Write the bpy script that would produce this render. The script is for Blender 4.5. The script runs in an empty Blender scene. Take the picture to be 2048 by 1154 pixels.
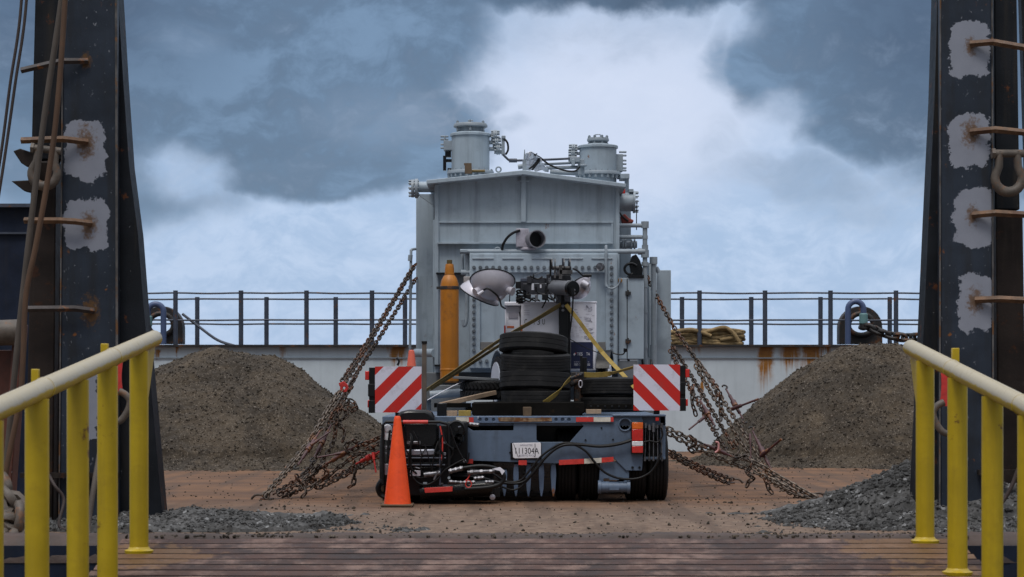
import bpy, math, random
from mathutils import Vector, Matrix, noise
from mathutils.geometry import tessellate_polygon
random.seed(7)
SC = bpy.context.scene
COL = SC.collection
R = math.radians
# ------------------------------------------------------------------ camera
EYE = 1.30                      # eye height above the barge deck
F = 4400.0                      # focal length in pixels of a 2048 px wide picture
HZ = 760.0                      # horizon row
cd = bpy.data.cameras.new('camera'); cam = bpy.data.objects.new('camera', cd); COL.objects.link(cam)
cd.sensor_width = 36; cd.lens = 36*F/2048; cd.shift_y = (HZ-577)/2048
cd.clip_start = 0.1; cd.clip_end = 20000
cd.dof.use_dof = True; cd.dof.focus_distance = 24.5; cd.dof.aperture_fstop = 5.6
cam.location = (0, 0, EYE); cam.rotation_euler = (R(90), 0, 0)
SC.camera = cam
# ------------------------------------------------------------------ view
SC.view_settings.view_transform = 'Standard'; SC.view_settings.look = 'None'
SC.view_settings.exposure = 0.0; SC.view_settings.gamma = 1.0
# ------------------------------------------------------------------ world: overcast sky with broken dark cloud
SUN_EL, SUN_AZ = R(62), R(200)   # azimuth clockwise from +Y: behind the camera, a little left
wd = bpy.data.worlds.new('World'); SC.world = wd; wd.use_nodes = True
def nd(t, typ, **kw):
    n = t.nodes.new(typ)
    for k, v in kw.items():
        if k.startswith('i_'):
            n.inputs[int(k[2:]) if k[2:].isdigit() else k[2:]].default_value = v
        else: setattr(n, k, v)
    return n
def mth(t, op, a, b=None, c=None, clamp=False):
    n = t.nodes.new('ShaderNodeMath'); n.operation = op; n.use_clamp = clamp
    for i, v in enumerate((a, b, c)):
        if v is None: continue
        if hasattr(v, 'links'): t.links.new(v, n.inputs[i])
        else: n.inputs[i].default_value = v
    return n.outputs[0]
def vmth(t, op, a, b):
    n = t.nodes.new('ShaderNodeVectorMath'); n.operation = op
    for i, v in enumerate((a, b)):
        if hasattr(v, 'links'): t.links.new(v, n.inputs[i])
        else: n.inputs[i].default_value = v
    return n
def mix(t, fac, a, b, typ='MIX'):
    n = t.nodes.new('ShaderNodeMix'); n.data_type = 'RGBA'; n.blend_type = typ
    for s, v in ((n.inputs[0], fac), (n.inputs[6], a), (n.inputs[7], b)):
        if hasattr(v, 'links'): t.links.new(v, s)
        elif isinstance(v, (int, float)): s.default_value = v
        else: s.default_value = (*v[:3], 1)
    return n.outputs[2]
def ramp(t, fac, lo, hi, smooth=True):
    n = t.nodes.new('ShaderNodeMapRange'); n.interpolation_type = 'SMOOTHSTEP' if smooth else 'LINEAR'
    n.inputs[1].default_value = lo; n.inputs[2].default_value = hi
    t.links.new(fac, n.inputs[0]); return n.outputs[0]
def lin(r, g, b):
    f = lambda v: (v/255/12.92) if v/255 <= .04045 else ((v/255+.055)/1.055)**2.4
    return (f(r), f(g), f(b))
def build_world():
    t = wd.node_tree; t.nodes.clear()
    out = nd(t, 'ShaderNodeOutputWorld'); bg = nd(t, 'ShaderNodeBackground')
    t.links.new(bg.outputs[0], out.inputs[0])
    sky = nd(t, 'ShaderNodeTexSky', sky_type='NISHITA', sun_disc=False)
    sky.sun_elevation = SUN_EL; sky.sun_rotation = SUN_AZ
    tc = nd(t, 'ShaderNodeTexCoord'); P = tc.outputs['Generated']
    def noi(scale, detail=6, rough=.55, vec=P):
        n = nd(t, 'ShaderNodeTexNoise'); n.inputs['Scale'].default_value = scale
        n.inputs['Detail'].default_value = detail; n.inputs['Roughness'].default_value = rough
        t.links.new(vec, n.inputs['Vector']); return n
    def warp(scale, amt, det, vec=P):
        w1 = noi(scale, det, .55); w = vmth(t, 'SUBTRACT', w1.outputs['Color'], (.5, .5, .5)).outputs[0]
        w = vmth(t, 'MULTIPLY', w, (amt, 0, amt*.8)).outputs[0]
        return vmth(t, 'ADD', vec, w).outputs[0]
    Q = warp(8, .05, 5); Q = warp(30, .026, 8, Q)
    Q2 = vmth(t, 'MULTIPLY', warp(14, .05, 4), (1, 1, 1.7)).outputs[0]
    def blob(px, py, rx, ry, k=1.0, soft=.5, vec=Q):
        a = vmth(t, 'SUBTRACT', vec, ((px-1024)/F, 0, (HZ-py)/F)).outputs[0]
        a = vmth(t, 'MULTIPLY', a, (F/rx, 0, F/ry)).outputs[0]
        l = nd(t, 'ShaderNodeVectorMath', operation='LENGTH'); t.links.new(a, l.inputs[0])
        return mth(t, 'MULTIPLY', ramp(t, l.outputs['Value'], 1+soft*.5, 1-soft*.5), k)
    dark = None
    for b in ((420, 40, 560, 330, .90, .32), (200, 230, 420, 230, .80, .5), (640, 260, 350, 150, .85, .3), (1180, 40, 330, 90, .30, 1.3), (1730, 130, 300, 205, .88, .36), (1960, 130, 260, 320, .75, .7),
              (1240, -70, 560, 100, 1.15, .7), (1600, 375, 200, 60, .42, 1.2), (960, 195, 55, 32, .45, 1.0), (1450, 300, 80, 70, .25, 1.2),
              (1000, 240, 60, 20, .3, 1.2), (1720, 420, 190, 45, .30, 1.4), (1480, 110, 90, 110, .55, .9), (1420, 390, 90, 50, .15, 1.2)):
        v = blob(*b); dark = v if dark is None else mth(t, 'MAXIMUM', dark, v)
    for b in ((385, 345, 80, 45, .5, 1.3), (410, 95, 60, 40, .28, 1.5), (1540, 250, 55, 60, .5, 1.2), (1480, 60, 60, 40, .3, 1.4), (760, 240, 150, 60, .15, 1.4)):
        dark = mth(t, 'SUBTRACT', dark, blob(*b), clamp=True)
    big = noi(17, 10, .6, Q2).outputs['Fac']; fine = noi(48, 10, .66, Q2).outputs['Fac']
    edge = mth(t, 'ADD', mth(t, 'MULTIPLY', mth(t, 'SUBTRACT', big, .5), 1.15), mth(t, 'MULTIPLY', mth(t, 'SUBTRACT', fine, .5), .95))
    dark = ramp(t, mth(t, 'ADD', dark, mth(t, 'MULTIPLY', edge, mth(t, 'ADD', mth(t, 'MULTIPLY', dark, .55), .50))), .04, .92)
    warm = blob(1210, 230, 330, 200, 1.0, 1.2)
    pale = mix(t, ramp(t, fine, .35, .68), lin(170, 195, 228), lin(192, 212, 241))
    pale = mix(t, mth(t, 'MULTIPLY', warm, .8), pale, lin(218, 227, 248))
    deep = mix(t, ramp(t, mth(t, 'ADD', mth(t, 'MULTIPLY', big, .6), mth(t, 'MULTIPLY', fine, .4)), .38, .62), lin(84, 106, 132), lin(120, 147, 178))
    deep = mix(t, mth(t, 'MAXIMUM', blob(180, 0, 260, 200, .8, 1.6), blob(1900, 60, 260, 260, .8, 1.6)), deep, lin(72, 90, 116))
    deep = mix(t, blob(1280, -30, 380, 60, .7, 1.2), deep, lin(66, 82, 104))
    clouds = mix(t, dark, pale, deep)
    # high overcast layer overhead and behind, lighter
    sep = nd(t, 'ShaderNodeSeparateXYZ'); t.links.new(P, sep.inputs[0])
    upn = noi(2.6, 6, .55).outputs['Fac']
    over = mix(t, ramp(t, upn, .3, .7), (.85, .92, 1.05), (1.15, 1.2, 1.3))
    over = mix(t, ramp(t, sep.outputs['Z'], .15, .95), mix(t, .90, over, (.06, .075, .10)), over)
    over = mix(t, ramp(t, sep.outputs['Z'], .5, 1.0), over, (1.5, 1.55, 1.65))
    up = ramp(t, sep.outputs['Z'], .20, .42)
    back = ramp(t, sep.outputs['Y'], .9, .55)
    k = mth(t, 'MAXIMUM', up, back)
    clouds = mix(t, k, clouds, over)
    skyc = mix(t, 1.0, sky.outputs[0], (.10, .10, .10), 'MULTIPLY')
    fin = mix(t, .93, skyc, clouds)
    t.links.new(fin, bg.inputs[0]); bg.inputs[1].default_value = 1.0
build_world()
sd = bpy.data.lights.new('sun', 'SUN'); sd.energy = 1.25; sd.angle = R(16); sd.color = (1, .95, .88)
sun = bpy.data.objects.new('sun', sd); COL.objects.link(sun)
sdir = Vector((math.sin(SUN_AZ)*math.cos(SUN_EL), math.cos(SUN_AZ)*math.cos(SUN_EL), math.sin(SUN_EL)))
sun.rotation_euler = sdir.to_track_quat('Z', 'Y').to_euler(); sun.location = sdir*60

# ------------------------------------------------------------------ helpers
def W(px, py, d): return Vector(((px-1024)*d/F, d, EYE-(py-HZ)*d/F))
def X(px, d): return (px-1024)*d/F
def Z(py, d): return EYE-(py-HZ)*d/F
ORG = {}
class MB:
    def __init__(s): s.v = []; s.f = []; s.m = []
    def add(s, vs, fs, m=0):
        o = len(s.v); s.v += [tuple(v) for v in vs]; s.f += [tuple(i+o for i in f) for f in fs]; s.m += [m]*len(fs)
    def box(s, c, size, M=None, m=0):
        hx, hy, hz = size[0]/2, size[1]/2, size[2]/2; c = Vector(c)
        vs = [Vector((x, y, z)) for x in (-hx, hx) for y in (-hy, hy) for z in (-hz, hz)]
        if M is not None: vs = [M @ v for v in vs]
        s.add([c+v for v in vs], [(0, 1, 3, 2), (4, 6, 7, 5), (0, 4, 5, 1), (2, 3, 7, 6), (0, 2, 6, 4), (1, 5, 7, 3)], m)
        return s
    def bpx(s, x0, y0, x1, y1, d, dep, m=0):      # front face seen at depth d spans the given picture rectangle
        a, b = W(x0, y0, d), W(x1, y1, d)
        return s.box(((a.x+b.x)/2, d+dep/2, (a.z+b.z)/2), (abs(b.x-a.x), dep, abs(b.z-a.z)), None, m)
    def prism(s, pts, d, dep, holes=(), m=0, px=True):   # outline in the x-z plane, extruded along y
        loops = [pts]+list(holes)
        lv = [[(W(p[0], p[1], d) if px else Vector((p[0], d, p[1]))) for p in l] for l in loops]
        def area(l): return sum(l[i].x*l[(i+1) % len(l)].z-l[(i+1) % len(l)].x*l[i].z for i in range(len(l)))
        for i, l in enumerate(lv):
            if (area(l) < 0) == (i == 0): l.reverse()
        flat = [v for l in lv for v in l]; n = len(flat)
        vs = flat+[v+Vector((0, dep, 0)) for v in flat]; fs = []
        if len(lv) == 1: fs += [tuple(range(n)), tuple(range(2*n-1, n-1, -1))]
        else:
            for tri in tessellate_polygon([[Vector((v.x, v.z, 0)) for v in l] for l in lv]):
                a, b, c = tri
                cr = (flat[b].x-flat[a].x)*(flat[c].z-flat[a].z)-(flat[c].x-flat[a].x)*(flat[b].z-flat[a].z)
                if cr < 0: b, c = c, b
                fs += [(a, b, c), (c+n, b+n, a+n)]
        o = 0
        for l in lv:
            k = len(l)
            for i in range(k):
                j = (i+1) % k; fs.append((o+i, o+n+i, o+n+j, o+j))
            o += k
        s.add(vs, fs, m); return s
    def frame(s, ax):
        ax = ax.normalized(); u = ax.cross(Vector((0, 0, 1)))
        if u.length < .05: u = ax.cross(Vector((1, 0, 0)))
        u.normalize(); return u, ax.cross(u)
    def cyl(s, a, b, r, r1=None, n=16, cap=True, m=0):
        a, b = Vector(a), Vector(b); r1 = r if r1 is None else r1; u, w = s.frame(b-a)
        vs = []
        for c, q in ((a, r), (b, r1)):
            vs += [c+(u*math.cos(2*math.pi*i/n)+w*math.sin(2*math.pi*i/n))*q for i in range(n)]
        fs = [(i, (i+1) % n, n+(i+1) % n, n+i) for i in range(n)]
        if cap: fs += [tuple(range(n-1, -1, -1)), tuple(range(n, 2*n))]
        s.add(vs, fs, m); return s
    def tube(s, path, r, n=8, closed=False, m=0, cap=True):
        P = [Vector(p) for p in path]; k = len(P); vs = []; u = None
        for i in range(k):
            if closed: tg = P[(i+1) % k]-P[i-1]
            else: tg = P[min(i+1, k-1)]-P[max(i-1, 0)]
            tg.normalize()
            if u is None: u, _ = s.frame(tg)
            u = (u-tg*u.dot(tg))
            if u.length < 1e-4: u, _ = s.frame(tg)
            u.normalize(); w = tg.cross(u)
            rr = r[i] if isinstance(r, (list, tuple)) else r
            vs += [P[i]+(u*math.cos(2*math.pi*j/n)+w*math.sin(2*math.pi*j/n))*rr for j in range(n)]
        fs = []
        for i in range(k if closed else k-1):
            o, q = i*n, ((i+1) % k)*n
            fs += [(o+j, o+(j+1) % n, q+(j+1) % n, q+j) for j in range(n)]
        if cap and not closed: fs += [tuple(range(n-1, -1, -1)), tuple(range((k-1)*n, k*n))]
        s.add(vs, fs, m); return s
    def lathe(s, o, ax, prof, n=32, closed=False, m=0):   # prof: (radius, height along axis)
        o = Vector(o); ax = Vector(ax).normalized(); u, w = s.frame(ax); vs = []
        for r, h in prof:
            vs += [o+ax*h+(u*math.cos(2*math.pi*i/n)+w*math.sin(2*math.pi*i/n))*max(r, 1e-4) for i in range(n)]
        fs = []; k = len(prof)
        for i in range(k if closed else k-1):
            a, b = i*n, ((i+1) % k)*n
            fs += [(a+j, a+(j+1) % n, b+(j+1) % n, b+j) for j in range(n)]
        if not closed:
            if prof[0][0] > 1e-3: fs.append(tuple(range(n-1, -1, -1)))
            if prof[-1][0] > 1e-3: fs.append(tuple(range((k-1)*n, k*n)))
        s.add(vs, fs, m); return s
    def ribbon(s, path, wdirs, wid, th=.004, m=0):
        P = [Vector(p) for p in path]; vs = []; k = len(P)
        for i, p in enumerate(P):
            tg = (P[min(i+1, k-1)]-P[max(i-1, 0)]).normalized()
            wv = Vector(wdirs[i] if isinstance(wdirs, list) else wdirs); wv = (wv-tg*wv.dot(tg)).normalized()
            nn = tg.cross(wv)
            vs += [p+wv*wid/2+nn*th/2, p-wv*wid/2+nn*th/2, p-wv*wid/2-nn*th/2, p+wv*wid/2-nn*th/2]
        fs = []
        for i in range(k-1):
            o = i*4; fs += [(o+j, o+(j+1) % 4, o+4+(j+1) % 4, o+4+j) for j in range(4)]
        fs += [(3, 2, 1, 0), tuple(range((k-1)*4, k*4))]
        s.add(vs, fs, m); return s
    def stone(s, c, r, m=0):
        t = (1+5**.5)/2
        vs = [(-1, t, 0), (1, t, 0), (-1, -t, 0), (1, -t, 0), (0, -1, t), (0, 1, t), (0, -1, -t), (0, 1, -t), (t, 0, -1), (t, 0, 1), (-t, 0, -1), (-t, 0, 1)]
        fs = [(0, 11, 5), (0, 5, 1), (0, 1, 7), (0, 7, 10), (0, 10, 11), (1, 5, 9), (5, 11, 4), (11, 10, 2), (10, 7, 6), (7, 1, 8), (3, 9, 4), (3, 4, 2), (3, 2, 6), (3, 6, 8), (3, 8, 9), (4, 9, 5), (2, 4, 11), (6, 2, 10), (8, 6, 7), (9, 8, 1)]
        rot = Matrix.Rotation(random.random()*6.28, 3, Vector((random.random()-.5, random.random()-.5, random.random()-.5+1e-3)))
        sx, sy, sz = (random.uniform(.6, 1.35) for _ in range(3)); c = Vector(c)
        s.add([c+rot @ Vector((v[0]*sx, v[1]*sy, v[2]*sz*.8))*(r/1.9*random.uniform(.7, 1.25)) for v in vs], fs, m)
    def build(s, name, mats, parent=None, bevel=0, smooth=38, origin=None):
        o0 = ORG[parent.name] if parent is not None else (Vector(origin) if origin is not None else Vector((0, 0, 0)))
        me = bpy.data.meshes.new(name)
        me.from_pydata([(v[0]-o0.x, v[1]-o0.y, v[2]-o0.z) for v in s.v], [], s.f)
        if not isinstance(mats, (list, tuple)): mats = [mats]
        for q in mats: me.materials.append(q)
        if len(mats) > 1: me.polygons.foreach_set('material_index', s.m)
        if smooth:
            me.polygons.foreach_set('use_smooth', [True]*len(s.f)); me.update(); me.set_sharp_from_angle(angle=R(smooth))
        me.update()
        ob = bpy.data.objects.new(name, me); COL.objects.link(ob)
        if parent is not None: ob.parent = parent
        else: ob.location = o0
        ORG[ob.name] = o0
        if bevel:
            b = ob.modifiers.new('bevel', 'BEVEL'); b.width = bevel; b.segments = 2; b.limit_method = 'ANGLE'; b.angle_limit = R(40)
        return ob
def tag(o, label, cat, group=None, kind=None):
    if kind: o['kind'] = kind
    if label: o['label'] = label
    if cat: o['category'] = cat
    if group: o['group'] = group
    return o
def thing(name, label, cat, loc, group=None):
    o = bpy.data.objects.new(name, None); COL.objects.link(o); o.location = loc; o.empty_display_size = .2
    ORG[o.name] = Vector(loc); return tag(o, label, cat, group)
def copytree(src, loc, label, parent=None, group=None):
    c = src.copy(); COL.objects.link(c)
    if parent is None:
        c.location = loc; c['label'] = label
    else: c.parent = parent
    for ch in [q for q in bpy.data.objects if q.parent == src]: copytree(ch, None, None, c)
    return c
def smoothpath(pts, per=6):
    P = [Vector(p) for p in pts]; out = []
    for i in range(len(P)-1):
        p0, p1, p2, p3 = P[max(i-1, 0)], P[i], P[i+1], P[min(i+2, len(P)-1)]
        for k in range(per):
            t = k/per
            out.append(.5*((2*p1)+(p2-p0)*t+(2*p0-5*p1+4*p2-p3)*t*t+(3*p1-p0-3*p2+p3)*t**3))
    out.append(P[-1]); return out
def wp(*pts): return [W(*p) for p in pts]
def text(s, px0, px1, py0, py1, d, mat, parent, name='lettering'):
    cu = bpy.data.curves.new('txt', 'FONT'); cu.body = s; cu.extrude = .02
    ob = bpy.data.objects.new('txt', cu); COL.objects.link(ob)
    bpy.context.view_layer.update()
    me = bpy.data.meshes.new_from_object(ob.evaluated_get(bpy.context.evaluated_depsgraph_get()))
    bpy.data.objects.remove(ob)
    xs = [v.co.x for v in me.vertices]; ys = [v.co.y for v in me.vertices]
    x0, x1, y0, y1 = min(xs), max(xs), min(ys), max(ys); a, b = W(px0, py1, d), W(px1, py0, d)
    o0 = ORG[parent.name] if parent else Vector((0, 0, 0))
    for v in me.vertices:
        x, y, z = v.co
        v.co = (a.x+(x-x0)/(x1-x0)*(b.x-a.x)-o0.x, d-z*.05-o0.y, a.z+(y-y0)/(y1-y0)*(b.z-a.z)-o0.z)
    me.materials.clear(); me.materials.append(mat)
    o = bpy.data.objects.new(name, me); COL.objects.link(o); o.parent = parent; ORG[o.name] = o0
    return o

# ------------------------------------------------------------------ materials
RUST = (.16, .062, .020)
def mat(name, col, rough=.5, metal=0.0, var=.18, scale=3.0, rust=0.0, rustcol=RUST, streak=0.0, dirt=0.0, dirtcol=(.05, .04, .03), speck=0.0, speckcol=(.5, .52, .55), bump=.15, bscale=60, extra=None, coat=0.0, spec=.5):
    m = bpy.data.materials.new(name); m.use_nodes = True; t = m.node_tree; t.nodes.clear()
    out = nd(t, 'ShaderNodeOutputMaterial'); b = nd(t, 'ShaderNodeBsdfPrincipled'); t.links.new(b.outputs[0], out.inputs[0])
    tc = nd(t, 'ShaderNodeTexCoord'); P = tc.outputs['Object']
    def noi(sc, det=5, rg=.6, vec=P):
        n = nd(t, 'ShaderNodeTexNoise'); n.inputs['Scale'].default_value = sc; n.inputs['Detail'].default_value = det; n.inputs['Roughness'].default_value = rg
        t.links.new(vec, n.inputs['Vector']); return n.outputs['Fac']
    n1 = noi(scale, 6)
    c = mix(t, ramp(t, n1, .28, .72), [v*(1-var) for v in col], [min(v*(1+var), 1) for v in col])
    if streak:
        v = vmth(t, 'MULTIPLY', P, (9, 9, .7)).outputs[0]
        c = mix(t, mth(t, 'MULTIPLY', ramp(t, noi(1.0, 6, .6, v), .48, .75), streak), c, dirtcol)
    if dirt: c = mix(t, mth(t, 'MULTIPLY', ramp(t, noi(scale*1.7+1, 8, .65), .5, .72), dirt), c, dirtcol)
    rmask = None
    if rust:
        rmask = ramp(t, noi(5.5, 9, .68), .66-rust*.36, .72-rust*.3)
        c = mix(t, rmask, c, mix(t, noi(22, 5), [v*.5 for v in rustcol], [min(1, v*1.6) for v in rustcol]))
    if speck:
        v = vmth(t, 'MULTIPLY', P, (1, 1, .6)).outputs[0]
        c = mix(t, mth(t, 'MULTIPLY', ramp(t, noi(26, 6, .7, v), .70-speck*.06, .74-speck*.06), .8), c, speckcol)
    if extra: c = extra(t, P, c, noi)
    t.links.new(c, b.inputs['Base Color'])
    rr = mth(t, 'ADD', mth(t, 'MULTIPLY', noi(scale*4, 5), .3), rough-.15, clamp=True); t.links.new(rr, b.inputs['Roughness'])
    b.inputs['Metallic'].default_value = metal; b.inputs['Specular IOR Level'].default_value = spec
    if coat: b.inputs['Coat Weight'].default_value = coat
    if bump:
        bp = nd(t, 'ShaderNodeBump'); bp.inputs['Strength'].default_value = bump; bp.inputs['Distance'].default_value = .01
        t.links.new(noi(bscale, 4, .6), bp.inputs['Height']); t.links.new(bp.outputs[0], b.inputs['Normal'])
    return m
M = {}
def ex_tank(t, P, c, noi):                                # dirty water runs below the roof edge, the lip and the ledge
    s = nd(t, 'ShaderNodeSeparateXYZ'); t.links.new(P, s.inputs[0]); run = noi(1.0, 7, .7, vmth(t, 'MULTIPLY', P, (9, 9, .4)).outputs[0]); tot = None
    for y, L in ((368, .75), (446, .30), (488, .35), (546, .9)):
        z = Z(y, 27.6)-.92; q = mth(t, 'MULTIPLY', ramp(t, s.outputs['Z'], z-L, z), ramp(t, s.outputs['Z'], z+.02, z)); tot = q if tot is None else mth(t, 'MAXIMUM', tot, q)
    k = mth(t, 'MULTIPLY', mth(t, 'MULTIPLY', tot, ramp(t, run, .47, .70)), .34)
    c = mix(t, k, c, (.085, .10, .115))
    return mix(t, mth(t, 'MULTIPLY', ramp(t, noi(2.2, 9, .72), .60, .66), .22), c, (.46, .52, .55))
M['tank'] = mat('grey_green_tank_paint', (.345, .412, .468), .5, var=.12, scale=1.1, streak=.45, dirt=.45, dirtcol=(.165, .19, .215), bump=.05, rust=.03, extra=ex_tank)
M['tankb'] = mat('galvanised_grey', (.27, .315, .355), .45, var=.12, scale=4, dirt=.2, bump=.05)
M['blue'] = mat('slate_blue_paint', (.108, .152, .225), .5, var=.14, scale=2.5, streak=.35, dirt=.45, dirtcol=(.05, .06, .075), speck=.2, bump=.06)
M['bluew'] = mat('chipped_slate_blue_paint', (.105, .15, .235), .45, var=.15, scale=4, speck=1.0, rust=.25, bump=.08)
M['black'] = mat('black_paint', (.007, .0075, .009), .4, var=.25, dirt=.15, dirtcol=(.03, .028, .025), bump=.04, spec=.3)
M['blackg'] = mat('glossy_black_plastic', (.006, .0065, .008), .25, var=.2, bump=.02, spec=.35)
M['rubber'] = mat('tyre_rubber', (.014, .014, .015), .68, var=.25, scale=5, dirt=.45, dirtcol=(.04, .037, .034), bump=.15, spec=.25)
M['hose'] = mat('hose_rubber', (.007, .007, .008), .45, var=.2, bump=.03, spec=.3)
M['chrome'] = mat('bright_metal', (.17, .17, .185), .42, metal=.8, var=.5, scale=22, bump=.03)
M['alu'] = mat('silver_reflector', (.52, .50, .55), .36, metal=.3, var=.06, scale=5, dirt=.12, dirtcol=(.3, .28, .28), bump=.02)
M['white'] = mat('white_enamel', (.80, .80, .88), .4, var=.04, scale=3, streak=.06, dirt=.08, dirtcol=(.5, .48, .47), bump=.03)
M['rim'] = mat('white_wheel_rim', (.70, .72, .78), .4, var=.05, bump=.02)
M['navy'] = mat('navy_sign_film', (.016, .022, .07), .4, var=.05, bump=0)
M['wtxt'] = mat('white_lettering', (.8, .8, .85), .5, var=.03, bump=0)
M['ktxt'] = mat('black_lettering', (.02, .02, .03), .5, var=.03, bump=0)
M['gtxt'] = mat('faded_grey_lettering', (.33, .32, .38), .5, var=.1, bump=0)
M['red'] = mat('signal_red', (.55, .025, .018), .4, var=.1, bump=.02)
M['redt'] = mat('red_reflective_tape', (.62, .05, .04), .35, var=.15, scale=20, dirt=.3, bump=.02)
M['whit'] = mat('white_reflective_tape', (.66, .62, .54), .4, var=.15, scale=20, dirt=.3, dirtcol=(.3, .27, .22), bump=.02)
M['amber'] = mat('amber_lens', (.75, .14, .01), .2, var=.12, scale=30, bump=.1, coat=.5)
M['redl'] = mat('red_lens', (.55, .018, .012), .2, var=.12, scale=30, bump=.1, coat=.5)
M['clear'] = mat('clear_lens', (.75, .75, .78), .15, var=.1, scale=30, bump=.1, coat=.5)
M['cone'] = mat('orange_cone_vinyl', (.95, .088, .012), .5, var=.12, scale=5, streak=.3, dirt=.35, dirtcol=(.5, .04, .012), bump=.05)
M['conefade'] = mat('faded_orange_cone_vinyl', (.80, .16, .10), .5, var=.08, bump=.03)
M['gas'] = mat('orange_cylinder_paint', (.42, .145, .006), .45, var=.12, scale=3, streak=.35, dirt=.45, dirtcol=(.09, .045, .015), rust=.1, rustcol=(.05, .03, .02), bump=.06)
M['brass'] = mat('dull_brass', (.14, .10, .04), .5, metal=.5, bump=.05)
M['wood'] = mat('weathered_timber', (.34, .24, .16), .75, var=.3, scale=4, streak=.5, dirtcol=(.12, .085, .06), bump=.2)
M['woodd'] = mat('dark_timber', (.12, .075, .04), .75, var=.3, scale=4, streak=.5, bump=.2)
M['strap'] = mat('yellow_webbing', (.34, .235, .05), .7, var=.2, scale=12, dirt=.35, dirtcol=(.10, .075, .04), bump=.25, bscale=150)
M['strapd'] = mat('soiled_yellow_webbing', (.20, .145, .05), .75, var=.3, scale=6, dirt=.7, dirtcol=(.06, .045, .03), bump=.25, bscale=150)
M['chain'] = mat('rusty_chain_steel', (.060, .044, .034), .5, metal=.45, var=.45, scale=14, rust=.45, rustcol=(.12, .05, .025), bump=.15)
M['chainl'] = mat('worn_chain_steel', (.13, .102, .080), .45, metal=.5, var=.4, scale=14, rust=.3, rustcol=(.14, .07, .035), bump=.15)
M['binder'] = mat('dark_red_binder_paint', (.075, .028, .03), .5, var=.4, scale=9, rust=.35, bump=.12)
M['hookr'] = mat('red_hook_paint', (.52, .035, .03), .45, var=.25, scale=14, dirt=.3, bump=.08)
M['railing'] = mat('dark_blue_grey_railing_paint', (.045, .055, .08), .5, var=.25, scale=6, rust=.22, rustcol=(.10, .045, .025), bump=.1)
M['blkrust'] = mat('rusted_black_steel', (.022, .020, .020), .6, var=.4, scale=5, rust=.35, rustcol=(.10, .038, .012), bump=.2)
M['bluepipe'] = mat('navy_pipe_paint', (.065, .095, .19), .4, var=.12, dirt=.2, bump=.03)
M['teal'] = mat('teal_collar', (.13, .25, .255), .5, var=.1, bump=.05)
M['rope'] = mat('manila_rope', (.27, .185, .085), .8, var=.4, scale=10, dirt=.3, bump=.6, bscale=90)
M['navyblk'] = mat('dark_navy_hull_paint', (.012, .018, .036), .5, var=.3, streak=.3, dirt=.2, dirtcol=(.03, .025, .02), bump=.1, spec=.2)
M['redoxide'] = mat('red_oxide_steel', (.11, .035, .022), .6, var=.35, scale=5, speck=.7, dirt=.4, bump=.15)
M['steel'] = mat('dark_plate_steel', (.008, .007, .006), .6, var=.4, scale=4, rust=.12, rustcol=(.03, .018, .01), bump=.15, spec=.05)
M['bag'] = mat('clear_plastic_wrap', (.86, .88, .95), .25, var=.06, bump=.1)
M['gal'] = mat('grey_slab', (.15, .16, .17), .6, var=.2, bump=.1)
def add_twist(key, name, col, ang=70, amt=.7):
    def ex(t, P, c, noi):
        s = nd(t, 'ShaderNodeSeparateXYZ'); t.links.new(P, s.inputs[0])
        a = mth(t, 'ADD', mth(t, 'MULTIPLY', s.outputs['X'], ang), mth(t, 'MULTIPLY', s.outputs['Z'], ang*2.0))
        w = mth(t, 'SINE', mth(t, 'MULTIPLY', a, 3.0))
        return mix(t, mth(t, 'MULTIPLY', ramp(t, w, -.2, .9), amt), c, [v*.35 for v in col])
    M[key] = mat(name, col, .7, var=.25, scale=3, dirt=.3, bump=.2, extra=ex)
add_twist('wirerope', 'greasy_wire_rope', (.095, .076, .062))
add_twist('wireropeb', 'rusty_wire_rope', (.105, .054, .028))
add_twist('wireroped', 'dark_wire_rope', (.05, .034, .03))
# chevron board: diagonal red and white stripes
def chevron(name, sgn, k, ph):
    def ex(t, P, c, noi):
        s = nd(t, 'ShaderNodeSeparateXYZ'); t.links.new(P, s.inputs[0])
        a = mth(t, 'ADD', mth(t, 'MULTIPLY', s.outputs['X'], sgn), s.outputs['Z'])
        a = mth(t, 'FRACT', mth(t, 'ADD', mth(t, 'MULTIPLY', a, k), ph))
        return mix(t, mth(t, 'GREATER_THAN', a, .5), lin(216, 216, 232), (.56, .02, .014))
    return mat(name, (.7, .7, .75), .35, var=.05, bump=0, extra=lambda t, P, c, noi: mix(t, mth(t, 'MULTIPLY', ramp(t, noi(9, 8, .7), .5, .72), .28), ex(t, P, c, noi), (.16, .10, .09)))
# yellow hand rail paint with the white worn on top of the pipe
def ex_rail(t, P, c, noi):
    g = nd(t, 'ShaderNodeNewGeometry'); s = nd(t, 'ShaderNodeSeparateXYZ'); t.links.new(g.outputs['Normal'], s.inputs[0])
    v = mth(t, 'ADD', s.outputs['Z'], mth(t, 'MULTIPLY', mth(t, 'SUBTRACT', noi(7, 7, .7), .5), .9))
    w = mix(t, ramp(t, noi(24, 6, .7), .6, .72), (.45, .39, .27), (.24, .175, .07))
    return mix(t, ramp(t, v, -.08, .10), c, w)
YEL = (.47, .325, .006)
M['yel'] = mat('yellow_gloss_paint', YEL, .40, var=.12, scale=3, dirt=.30, dirtcol=(.25, .165, .012), streak=.35, rust=.05, rustcol=(.12, .05, .012), bump=.12, bscale=18)
M['yelw'] = mat('yellow_paint_worn_to_white', YEL, .4, var=.12, scale=3, rust=.04, bump=.12, bscale=18, extra=ex_rail)
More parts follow.
